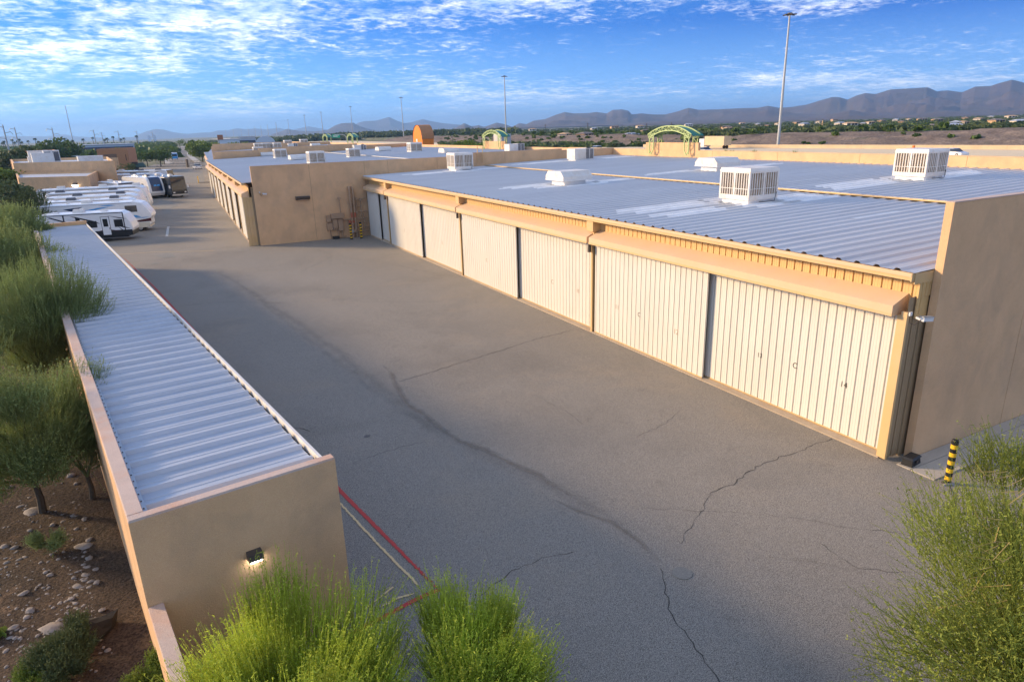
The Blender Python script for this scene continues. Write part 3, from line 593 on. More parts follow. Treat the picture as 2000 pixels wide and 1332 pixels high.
# ================================================================ ROOFTOP UNITS
def cooler_mesh(s, hgt, rows=(10, 4)):
    pass
def make_cooler(label):
    r = empty('evaporative_cooler', label=label, cat='rooftop cooler', group='evaporative coolers on the metal roofs')
    S = .96; z0, z1 = .22, 1.62
    MB().box(-S+.12, S-.12, -S+.12, S-.12, -.12, .2).build('curb', M['coating'], r)
    MB().box(-S, S, -S, S, z0-.02, z0+.16).build('base_pan', M['cooler'], r)
    MB().box(-S+.07, S-.07, -S+.07, S-.07, z0+.16, z1-.12).build('wet_pad', M['pad'], r)
    MB().frustum(-S-.02, S+.02, -S-.02, S+.02, z1-.1, z1+.06, .05).build('lid', M['cooler'], r)
    for a in range(4):
        ca, sa = math.cos(a*math.pi/2), math.sin(a*math.pi/2); f = MB()
        rot = lambda mb: setattr(mb, 'v', [(x*ca-y*sa, x*sa+y*ca, z) for x, y, z in mb.v]) or mb
        MBf = MB(); MBf.box(-S, -S+.1, -S, -S+.1, z0+.16, z1-.1); rot(MBf).build('corner_post', M['cooler'], r)
        lf = MB(); zt, zb_ = z1-.1, z0+.16
        lf.box(-S+.1, S-.1, -S+.005, -S+.06, zt-.07, zt); lf.box(-S+.1, S-.1, -S+.005, -S+.06, zb_, zb_+.05); lf.box(-.05, .05, -S+.0, -S+.06, zb_+.05, zt-.07)
        rot(lf).build('louvre_frame', M['cooler'], r)
        for hx in (-1, 1):
            for k in range(5):
                x = hx*(.10+.155*k)+hx*.03; b_ = MB(); b_.box(x-.018, x+.018, -S+.01, -S+.05, zb_+.05, zt-.07); rot(b_).build('louvre', M['cooler'], r)
        q = MB(); q.box(-S+.1, S-.1, -S-.002, -S+.03, zb_+.33, zb_+.36); rot(q).build('louvre_rail', M['cooler'], r)
    MB().box(S, S+.14, -.5, -.12, z0+.35, z0+.85).build('pump_box', M['cooler'], r)
    MB().tube([(S-.1, -S-.02, z0+.3), (S-.3, -S-.1, .12), (S-.9, -S-.06, .1), (S-1.1, -S+.1, .1)], .015, 6).build('hose', M['black'], r)
    return r
def make_ac(label):
    r = empty('air_conditioner', label=label, cat='air conditioner', group='packaged air conditioners on the metal roofs')
    MB().box(-1.1, 1.1, -.7, .7, -.15, .18).build('curb', M['coating'], r)
    MB().box(-1.25, .15, -.8, .8, .18, 1.25).build('cabinet', M['cooler'], r)
    MB().box(.15, 1.2, -.75, .75, .2, 1.2).build('condenser_coil', M['fin'], r)
    MB().box(.13, 1.25, -.8, .8, 1.2, 1.27).build('lid', M['cooler'], r)
    for x in (.17, .68, 1.2):
        for y in (-.78, .74): MB().box(x-.035, x+.035, y, y+.04, .2, 1.2).build('coil_post', M['cooler'], r)
    for i in range(8): MB().box(.2, 1.18, -.772, -.756, .28+i*.115, .3+i*.115).build('guard_bar', M['cooler'], r)
    MB().box(-.9, -.45, -.815, -.8, .4, 1.).build('access_panel', M['cooler'], r)
    MB().tube([(.5, -.75, 1.27), (.5, -.74, 1.29)], .3, 12).build('fan_guard', M['fin'], r)
    return r
def make_hood(label):
    r = empty('vent_hood', label=label, cat='roof vent', group='white vent hoods on the metal roofs')
    MB().box(-.85, .85, -.8, .8, -.15, .36).build('curb', M['coating'], r)
    prof = [(-1.15, .36), (1.15, .36), (1.15, .62), (.82, .95), (-.82, .95), (-1.15, .62)]
    MB().extr(prof, lambda u, v, t: (t, u, v), -1.15, 1.15).build('hood', M['cooler'], r)
    MB().box(-1.17, 1.17, -1.19, 1.19, .335, .38).build('hood_lip', M['white'], r)
    return r
def zroof(X): return RZ0+SL*(X-17.6)+(.085 if X > 30.4 else 0)
CL = ['white louvred cooler nearest the camera on the first roof, its west face sunlit and stained', 'white louvred cooler with brown pads at the far right of the first roof', 'white louvred cooler near the wall that parts the first and second roofs',
      'grey-white cooler on the second roof just left of the tall orange arched tower base', 'white cooler cut by the second roof parapet, one louvre panel browned', 'low wide cooler peeking over the second roof parapet, right of the browned one', 'white cooler on the left half of the second roof between two vent hoods',
      'small white cooler farthest back at the left of the second roof', 'small cooler at the left end of the group on the third roof', 'second small cooler of the group on the third roof', 'third small cooler of the group on the third roof', 'fourth small cooler of the group on the third roof',
      'tan-padded cooler standing alone near the middle of the third roof', 'square cooler right of the alone standing one on the third roof']
c0 = make_cooler(CL[0]); cpos = [(25.65, 24.15, 1), (38.75, 23.9, 1), (26.2, 60.9, 1), (37.6, 105.5, 1), (19.4, 79.5, 1.05), (23.2, 78, .9), (19.3, 93, 1), (19.2, 112, 1), (16.6, 142, 1.05), (18.3, 140, 1.05), (20.0, 139, 1), (21.4, 138.5, 1), (40, 181, 1.1), (41.6, 160, 1.1)]
cpx = [None, None, None, None, (618, 322), (691, 312), (548, 311), None, (505, 294), (520, 293.5), (532, 293), (542, 293), (563, 289), (594, 287.5)]
for i, (x, y, s) in enumerate(cpos):
    o = c0 if i == 0 else copy_tree(c0)
    if cpx[i]:
        d_ = ray(*cpx[i]); t = (zroof(21 if i < 8 else 24)-H+.02)/d_.z; p = CAM+d_*t; x, y = p.x, p.y
    if i == 7: p = CAM+ray(504, 304)*((zroof(19)-H)/ray(504, 304).z); x, y = p.x, p.y-1
    o.location = (x, y, zroof(x)); o['label'] = CL[i]; o.scale = (s,)*3
    o.rotation_euler = (0, 0, 0)
AL = ['white packaged air conditioner with dark coil at the back right of the first roof', 'air conditioner with dark coil on the second roof behind the dividing wall', 'air conditioner on the second roof, right one of the distant pair', 'air conditioner on the second roof, left one of the distant pair', 'air conditioner with dark grille at the right of the third roof group']
a0 = make_ac(AL[0]); apx = [(1140, 314), (1009, 299), (704, 296), (666, 295.5), (573, 290)]
HL = ['white hipped vent hood nearest the camera in the middle of the first roof', 'white hipped vent hood behind the nearest big cooler on the first roof', 'white vent hood on the second roof directly behind the dividing wall', 'white vent hood on the second roof left of the orange tower', 'white vent hood right of the left-hand coolers, on the second roof', 'pale vent hood farthest left on the second roof', 'pale wide vent hood on the third roof']
h0 = make_hood(HL[0]); hpx = [(1120, 362), (1412, 334), (880, 303), (751, 298), (583, 316), (523, 308), (617, 288)]
def place(o, px_, lab, sc=1.):
    d_ = ray(*px_); X = 25
    for _ in range(5): p = CAM+d_*((zroof(X)-H)/d_.z); X = p.x
    o.location = (p.x, p.y+.6, zroof(p.x)); o['label'] = lab; o.scale = (sc,)*3
for i, q in enumerate(apx): place(a0 if i == 0 else copy_tree(a0), q, AL[i], .95)
for i, q in enumerate(hpx): place(h0 if i == 0 else copy_tree(h0), q, HL[i], 1.)
# small roof ladder at the dividing parapet
ld = empty('roof_ladder', (0, 0, 0), label='short orange-tan roof ladder straddling the dividing parapet right of a cooler', cat='ladder')
for k in (0, 1):
    p = onY(932+k*10, 303, 64.15); MB().box(p.x-.03, p.x+.03, p.y-.12, p.y-.06, 6.3, 7.95).build('rail', M['trim'], ld)
p = onY(932, 303, 64.15); p2 = onY(942, 303, 64.15)
for z in (6.45, 6.75, 7.05): MB().box(p.x, p2.x, p.y-.11, p.y-.07, z, z+.03).build('rung', M['trim'], ld)

# ================================================================ CARPORT-LIKE LOW SHED ON THE LEFT
KH = R(-8.5)                                   # heading of its long axis
ka, kb = G(250, 1021, 3.7), G(654, 894, 3.7)
K = empty('storage_shed', (ka.x, ka.y, 0), -KH, 'long low stucco storage shed with a bright corrugated deck roof beside the soil verge', 'storage shed')
KW = 3.5; KL = (G(63, 440, 3.7)-ka).length
MB().frustum(0, KW, 0, .2, 3.68, 3.72, .012).build('wall_cap', M['stucco_cap'], K)
MB().box(0, KW, 0, .2, 0, 3.68).build('end_wall', M['stucco'], K)
MB().box(0, .26, .2, KL, 0, 3.66).build('side_wall', M['stucco'], K)
MB().frustum(0, .26, .2, KL, 3.66, 3.72, .015).build('wall_cap', M['stucco_cap'], K)
MB().box(.26, KW-.02, KL-.2, KL, 0, 3.70).build('back_wall', M['stucco'], K)
MB().box(.26, KW-.02, KL-.32, KL-.2, 3.44, 3.50).build('back_flashing', M['trim'], K)
MB().box(.26, .34, .2, KL-.2, 3.46, 3.50).build('base_flashing', M['galv'], K)
bo = MB()
for i in range(int((KL-.6)/.3)): bo.box(.285, .31, .4+i*.3, .425+i*.3, 3.50, 3.512)
tag(bo.build('flashing_screws', M['dark'], K), kind='stuff')
npan = 76; pw = (KL-.42)/npan
pr = [(0, -.06), (.02, -.06), (.022, .07), (.05, .07), (.09, .0), (.09+.19, 0), (.09+.20, .012), (.09+.22, .012), (.09+.23, 0), (pw-.08, 0), (pw-.04, .085), (pw, .085), (pw, -.06)]
pm_ = MB(); pm_.sheet(pr, lambda u, v, t: (t, u, 3.42+v-.012*t), KW-.16, .30); pm_ = pm_.mesh('roof_panel', M['deck'])
for i in range(npan): link('roof_panel', pm_, K, (0, .21+i*pw, random.uniform(-.004, .004)))
MB().box(.3, KW-.2, .2, KL-.2, 3.28, 3.33).build('roof_support', M['galv'], K)
MB().box(KW-.10, KW-.04, .2, KL-.1, 3.30, 3.50).build('gutter', M['cooler'], K); MB().box(KW-.18, KW-.10, .2, KL-.1, 3.30, 3.33).build('gutter_floor', M['dark'], K)
MB().box(KW-.17, KW-.12, .25, KL-.25, 0, 3.25).build('door_row', M['door'], K)
# low wall that runs on towards the camera
kl = empty('low_wall', (ka.x, ka.y, 0), -KH, 'low stucco garden wall running from the shed towards the camera', 'wall')
MB().box(0, .24, -9, -.004, 0, 2.0).build('wall_body', M['stucco'], kl); MB().frustum(-.004, .244, -9, -.004, 2.0, 2.05, .01).build('wall_cap', M['stucco_cap'], kl)
# lit wall light
def wall_light(x, z, parent_loc, rz, label, s=1.):
    o = empty('wall_light', parent_loc, rz, label, 'wall light')
    MB().extr([(0, 0), (-.22, -.02), (-.26, -.16), (-.20, -.20), (0, -.20)], lambda u, v, t: (x+t, u*s, z+v*s), -.16*s, .16*s).build('housing', M['dark'], o)
    MB().box(x-.13*s, x+.13*s, -.20*s, -.05*s, z-.225*s, z-.202*s).build('lens', M['lamp'], o); return o
lp = G(495, 1075, 2.3); ry = Matrix.Rotation(KH, 3, 'Z') @ (lp-Vector((ka.x, ka.y, 0)))
d_ = ray(495, 1078); nrm = Vector((math.sin(KH), math.cos(KH), 0)); t = (Vector((ka.x, ka.y, 0))-CAM).dot(nrm)/d_.dot(nrm); hit = CAM+d_*t
wall_light(0, hit.z+.06, (hit.x, hit.y-.002, 0), -KH, 'lit black wall light on the near end wall of the low shed', .8)
# ================================================================ THINGS ON THE WALLS
def camera_thing(p, face, label):
    o = empty('security_camera', p, face, label, 'security camera')
    MB().bar((0, 0, 0), (0, -.22, -.05), .05).build('arm', M['white'], o)
    b = MB(); b.bar((-.10, -.22, .02), (.26, -.26, -.02), .12, .11); b.build('camera_body', M['white'], o)
    MB().bar((-.14, -.215, .09), (.27, -.262, .05), .15, .015).build('sunshade', M['galv'], o)
    MB().tube([(-.1, -.2, 0), (-.2, -.1, -.15), (-.25, 0, -.12), (-.3, .02, .12)], .012, 6).build('cable', M['dark'], o)
    MB().box(-.36, -.26, -.04, .0, .1, .2).build('junction_box', M['cooler'], o); return o
o = camera_thing((17.60, 10.32, 4.42), 0, 'white security camera on a bracket at the near end of the tan door hood')
camera_thing((8.35, 64.16, 4.6), 0, 'small white security camera high on the left of the shaded dividing wall')
bb = empty('bait_box', (18.02, 10.05, .035), R(8), 'small black plastic bait box on the pavement at the building corner', 'box')
MB().frustum(-.26, .26, -.16, .16, 0, .2, .03).build('body', M['black'], bb); MB().frustum(-.27, .27, -.17, .17, .2, .25, .05).build('lid', M['black'], bb); MB().box(-.06, .06, -.178, -.168, .08, .16).build('latch', M['dark'], bb)
bb2 = empty('bait_box', (14.35, 63.95, .0), 0, 'small black box on the ground below the electrical cabinet', 'box')
MB().frustum(-.3, .3, -.2, .2, 0, .2, .03).build('body', M['black'], bb2); MB().frustum(-.31, .31, -.21, .21, .2, .25, .05).build('lid', M['black'], bb2)
def bollard(p, h, r, label, n=5):
    o = empty('bollard', p, 0, label, 'bollard', None); k = n*2+1
    for i in range(k):
        a, b = h*i/k, h*(i+1)/k
        MB().tube([(0, 0, a), (0, 0, b)], r if i % 2 == 0 else r+.0015, 16).build('stripe', M['black'] if i % 2 == 0 else M['yellow'], o)
    MB().tube([(0, 0, h), (0, 0, h+.02), (0, 0, h+.03)], [r, r*.9, r*.3], 16).build('cap', M['black'], o)
    MB().tube([(0, 0, .004), (0, 0, .03)], [r+.06, r+.03], 16).build('base', M['dark'], o); return o
pb = G(1850, 944); bollard((pb.x, pb.y, 0), 1.30, .085, 'tall black and yellow striped bollard beside the pavement at the right', 5)
MB().bar((pb.x-.22, pb.y-.02, .03), (pb.x+.08, pb.y-.14, .03), .05, .05).build('metal_strip', M['galv']).update_tag()
tag(bpy.data.objects['metal_strip'], 'short pale metal strip lying on the asphalt at the foot of the bollard', 'metal strip')
for px_, lab in ((678, 'left striped bollard guarding the wall pipes'), (697, 'right striped bollard guarding the wall pipes')):
    p = G(px_, 463.5 if px_ < 690 else 461.5); bollard((p.x, 62.7, 0), 1.5, .11, lab, 5)
def on_wall(x, y): p = onY(x, y, 64.19); return p.x, p.z
ec = empty('electrical_cabinet', (0, 0, 0), 0, 'tan double electrical cabinet on the shaded dividing wall', 'electrical cabinet')
x0, z0 = on_wall(645, 418); x1, z1 = on_wall(671, 449.5); xm = (x0+x1)/2
def wb(nm, xa, xb, za, zb_, d, mt, par): return MB().box(xa, xb, 64.19-d, 64.19, za, zb_).build(nm, mt, par)
wb('hood', x0-.05, x1+.1, z0-.42, z0+.0, .5, M['pipe'], ec); wb('backboard', x0+.05, x1, z1+.1, z0-.425, .18, M['pipe'], ec)
wb('cabinet_door', x0+.1, xm-.04, z1+.3, z0-.5, .34, M['pipe'], ec); wb('cabinet_door', xm+.04, x1-.05, z1, z0-.5, .34, M['pipe'], ec)
wb('meter_box', x0-.45, x0-.02, z1+.9, z1+1.5, .25, M['pipe'], ec); wb('meter_box', x0-.45, x0+.05, z1+.1, z1+.8, .22, M['pipe'], ec)
MB().tube([(x0-.15, 64.1, z1+.1), (x0-.1, 64.1, .0)], .05, 8).build('conduit', M['pipe'], ec); MB().tube([(xm, 64.0, z1), (xm, 64.0, z1-.6), (x1+.2, 64.0, z1-.6)], .05, 8).build('conduit', M['pipe'], ec)
for i, (px_, lab) in enumerate(((680, 'left of the two tall tan fire risers on the shaded wall'), (686.5, 'right of the two tall tan fire risers on the shaded wall'))):
    xw, zt = on_wall(px_, 367); r = empty('riser_pipe', (xw, 63.85, 0), 0, lab, 'pipe')
    MB().tube([(0, 0, 2.35), (0, 0, zt-.1), (0, .08, zt+.02), (0, .3, zt+.06)], .11, 10).build('upper_pipe', M['pipe'], r); MB().tube([(0, 0, 1.9), (0, 0, 2.35)], .112, 10).build('coloured_band', M['piper'], r); MB().tube([(0, 0, 0), (0, 0, 1.9)], .11, 10).build('lower_pipe', M['pipe'], r)
    for z in (.5, 1.2, 3.1): MB().tube([(0, 0, z), (0, 0, z+.12)], .17, 10).build('flange', M['pipe'], r)
    MB().box(-.35, -.12, -.12, .12, 1.4 if i else 1.2, 1.62).build('alarm_box', M['piper'], r); MB().tube([(-.16, -.1, .62), (-.16, -.26, .62)], .16, 10).build('valve', M['pipe' if i else 'galv'], r)
gp = empty('gas_pipework', (0, 63.95, 0), 0, 'tangle of thin tan pipes and regulators in the wall corner', 'pipes')
for pts in ([(15.0, 0, 0), (15.0, 0, 3.6)], [(15.0, 0, 3.6), (15.0, -.1, 3.8)], [(16.3, 0, 2.4), (17.6, 0, 2.4)], [(16.6, 0, 2.4), (16.6, 0, 3.5), (17.5, 0, 3.6)], [(17.0, 0, 3.5), (17.0, 0, 2.4), (16.9, 0, .3)], [(16.0, 0, .9), (17.6, 0, .9)], [(16.2, 0, .5), (17.6, 0, .5)], [(14.6, 0, 1.7), (17.5, 0, 1.75)], [(16.0, 0, 2.9), (17.1, 0, 2.9)], [(17.2, 0, .5), (17.2, 0, 2.2)], [(16.9, 0, 1.4), (17.6, 0, 1.4)]): MB().tube(pts, .05, 6).build('pipe', M['pipe'], gp)
for x, z in ((16.6, 3.6), (17.0, 3.5), (16.5, 2.35), (16.3, .8), (16.9, .55), (15., 3.75)): MB().tube([(x, -.15, z), (x, .05, z)], .14, 8).build('regulator', M['pipe'], gp)
ws = empty('wall_sconce', (0, 0, 0), 0, 'long dark bronze light bar on the shaded dividing wall', 'wall light'); xa, za = on_wall(577, 387); xb, zb_ = on_wall(604, 385)
MB().extr([(64.19, za+.12), (63.75, za+.12), (63.75, za), (63.95, za-.18), (64.19, za-.18)], lambda u, v, t: (t, u, v), xa, xb).build('housing', M['dark'], ws); MB().box(xa+.2, xb-.2, 63.97, 64.1, za-.2, za-.183).build('diffuser', M['cooler'], ws)

# ================================================================ GREEN TRUSS ARCHES ON THE EAST PARAPET
def arch(yc, label, w2=2.95, s=1.):
    r = empty('truss_arch', (46.6, yc, 0), 0, label, 'truss arch', 'green arches on the east parapet')
    z0, zs_, top = 6.7, 8.55, 9.35; 
    for sx in (-.55, .55):
        for sy in (-1, 1):
            leg = MB(); a, b = sy*w2, sy*(w2-.62)
            for y in (a, b): leg.bar((sx, y, z0-.05 if y == a else z0+.35), (sx, y, zs_), .09)
            leg.bar((sx, b, z0+.35), (sx, (a+b)/2, z0-.1), .08); leg.bar((sx, (a+b)/2, z0-.1), (sx, a, z0+.35), .08)
            zz_ = [z0+.4, z0+.95, z0+1.5, zs_]
            for q in range(3):
                leg.bar((sx, a if q % 2 else b, zz_[q]), (sx, b if q % 2 else a, zz_[q+1]), .05); leg.bar((sx, a, zz_[q+1]), (sx, b, zz_[q+1]), .05)
            leg.build('leg', M['truss'], r)
        Rc = (( w2+.3)**2+(top-zs_)**2)/(2*(top-zs_)); cz = top-Rc; A = math.asin((w2+.3)/Rc); ch = MB(); K = 14
        def pt(k, rr): t = -A+2*A*k/K; return (sx, rr*math.sin(t), cz+rr*math.cos(t))
        for k in range(K):
            ch.bar(pt(k, Rc), pt(k+1, Rc), .09); ch.bar(pt(k, Rc-.42), pt(k+1, Rc-.42), .09); ch.bar(pt(k, Rc if k % 2 else Rc-.42), pt(k+1, Rc-.42 if k % 2 else Rc), .05); ch.bar(pt(k, Rc), pt(k, Rc-.42), .05)
        ch.bar(pt(K, Rc), pt(K, Rc-.42), .06); ch.build('arch_chord', M['truss'], r)
    rf = MB(); pr = [(Rc-.10, -A-.03+(2*A+.06)*k/20) for k in range(21)]
    rf.sheet(pr, lambda u, v, t: (t, u*math.sin(v), cz+u*math.cos(v)), -.45, .95); rf.sheet(pr, lambda u, v, t: (t, (u+.04)*math.sin(v), cz+(u+.04)*math.cos(v)), -.45, .95)
    rf.build('curved_roof', M['bluegreen'], r)
    for sy in (-1, 1): MB().bar((-.55, sy*w2, zs_-.02), (.55, sy*w2, zs_-.02), .07).build('cross_brace', M['truss'], r)
    return r
arch(54.2, 'large pale green truss arch with curved green roof, nearest on the orange parapet')
arch(94.6, 'pale green truss arch left of the tall light mast, over a raised parapet block')
arch(177.5, 'small distant green arch just left of the orange arched tower, above the second roof'); arch(206, 'farthest tiny green arch beside the green highway sign')
ot = empty('arched_tower', (49.2, 132.4, 0), 0, 'tall orange stucco tower with a rounded arched top behind the parapet', 'tower')
pa = [(-2.6, 0)]+[(2.6*math.cos(t)*-1, 8.0+2.6*math.sin(t)) for t in np.linspace(0, math.pi, 17)]+[(2.6, 0)]
MB().extr([(a, b) for a, b in pa], lambda u, v, t: (t, u*1., v), -1.2, 1.2).build('tower_body', M['stucco_orange'], ot)
rf = MB(); rf.sheet([(2.68, t) for t in np.linspace(0, math.pi, 17)], lambda u, v, t: (t, -u*math.cos(v), 8.0+u*math.sin(v)), -1.3, 1.3); rf.build('arched_coping', M['stucco_red'], ot)
MB().box(-1.24, -1.2, .1, .9, 7.4, 8.0).build('vent_panel', M['cooler'], ot)
gb = onX(892, 300, 62); g = empty('metal_cabinet', (60, 118.5, 0), 0, 'grey sheet metal cabinet standing past the parapet left of the round bush', 'cabinet')
MB().box(-1, 1, -1.7, 1.7, 0, 8.6).build('cabinet_body', M['galv'], g); MB().box(-1.06, -1.0, -1.6, -.05, .2, 8.4).build('cabinet_door', M['galv'], g); MB().box(-1.06, -1.0, .05, 1.6, .2, 8.4).build('cabinet_door', M['galv'], g)

# ================================================================ VEHICLES
def wheel(parent, x, y, r, wd=.24, side=-1):
    t = MB().tube([(x, y, r), (x, y+side*wd, r)], r, 20).build('wheel', M['rubber'], parent)
    MB().tube([(x, y+side*wd, r), (x, y+side*(wd+.012), r)], r*.58, 16).build('rim', M['rim'], t); return t
def car(loc, rz, label, paint, group=None, s=1., cat='car', suv=False):
    o = empty('car', loc, rz, label, cat, group); o.scale = (s, s, s); h = 1.75 if suv else 1.45; W = .92
    low = [(-2.3, .25), (2.3, .25), (2.35, .55), (2.2, .78), (1.3, .92), (-1.9, .98), (-2.3, .9), (-2.35, .5)]
    MB().extr(low, lambda u, v, t: (u, t, v), -W, W).build('body', paint, o)
    b = MB(); zt = h; top = [(-1.75 if not suv else -2.1, .95), (1.25, .92), (.55, zt), (-1.0 if not suv else -1.7, zt)]
    n0 = [(u, -W+.04, v) if v < 1 else (u, -W+.18, v) for u, v in top]; n1 = [(u, W-.04, v) if v < 1 else (u, W-.18, v) for u, v in top]
    b.add(n0+n1, [(0, 1, 2, 3), (7, 6, 5, 4), (0, 4, 5, 1), (1, 5, 6, 2), (3, 2, 6, 7), (0, 3, 7, 4)]).build('glasshouse', M['glass'], o)
    MB().frustum(top[3][0]-.02, .57, -W+.16, W-.16, zt-.02, zt+.04, .1).build('roof', paint, o)
    for sx in (-.2, -1.0): MB().bar((sx, -W+.03, .95), (sx-.02, -W+.16, zt), .07).build('pillar', paint, o)
    for x in (-1.45, 1.45):
        wheel(o, x, -W+.2, .33, .22, -1); wheel(o, x, W-.2, .33, .22, 1)
    for y in (-.65, .65):
        MB().box(2.28, 2.36, y-.2, y+.2, .6, .74).build('headlight', M['headlight'], o); MB().box(-2.37, -2.3, y-.2, y+.2, .68, .84).build('tail_light', M['maroon'], o)
    return o
pc = onX(1862, 299.3, 128); car((pc.x, pc.y, 2.44), R(90-10)+math.pi, 'white sedan driving on the freeway at the far right above the parapet', M['carpaint'])
pc = onX(1374, 296, 118); car((pc.x, pc.y, 2.44), R(80), 'white car on the freeway just right of the nearest green arch', M['carpaint'])
p = onX(1164, 292.5, 110); car((p.x, p.y, 2.44), R(85), 'pale car showing only its roof over the parapet left of the nearest arch', M['carpaint'], suv=True)
car((12.3, 238, .01), R(100), 'white car parked near the gate seen from behind', M['carpaint'], s=1.)
tr = empty('box_truck', (onX(1392, 293, 140).x, onX(1392, 293, 140).y, 2.44), R(85), 'white box truck on the freeway right behind the nearest green arch', 'truck')
MB().box(-6, 2.2, -1.25, 1.25, 1., 3.4).build('cargo_box', M['barrier'], tr); MB().box(2.5, 4.6, -1.2, 1.2, .6, 2.7).build('cab', M['carpaint'], tr)
for x in (-4.5, -3.3, 3.5): wheel(tr, x, -1.0, .5)
gc = G(1, 1)
for i, (q, d_, lab) in enumerate([((330, 306), 385, 'white van with dark windscreen coming down the street'), ]):
    v = empty('delivery_van', (9.6, 352, .01), R(-92), lab, 'van'); MB().frustum(-3.2, 2., -1.3, 1.3, .5, 3.1, .12).build('cargo_body', M['rv'], v); MB().extr([(2., .5), (3.6, .5), (3.6, 1.3), (2.7, 1.55), (2.3, 2.6), (2., 2.7)], lambda u, v_, t: (u, t, v_), -1.1, 1.1).build('cab', M['rblue'], v); MB().box(2.62, 2.75, -1., 1., 1.6, 2.4).build('windscreen', M['glass'], v)
    for x in (-2, 2.6):
        wheel(v, x, -1.0, .4); wheel(v, x, 1.0, .4, .24, 1)
for i, (x, y) in enumerate([(9.2, 470), (10.2, 492), (11, 512), (12.2, 535), (13.5, 562), (15.5, 590)]):
    car((x, y, .01), R(82), ['first', 'second', 'third', 'fourth', 'fifth', 'sixth'][i]+' of the parked cars seen along the left kerb of the far street', [M['carpaint'], M['galv'], M['charcoal']][i % 3], 'cars parked along the far street', 1.1)

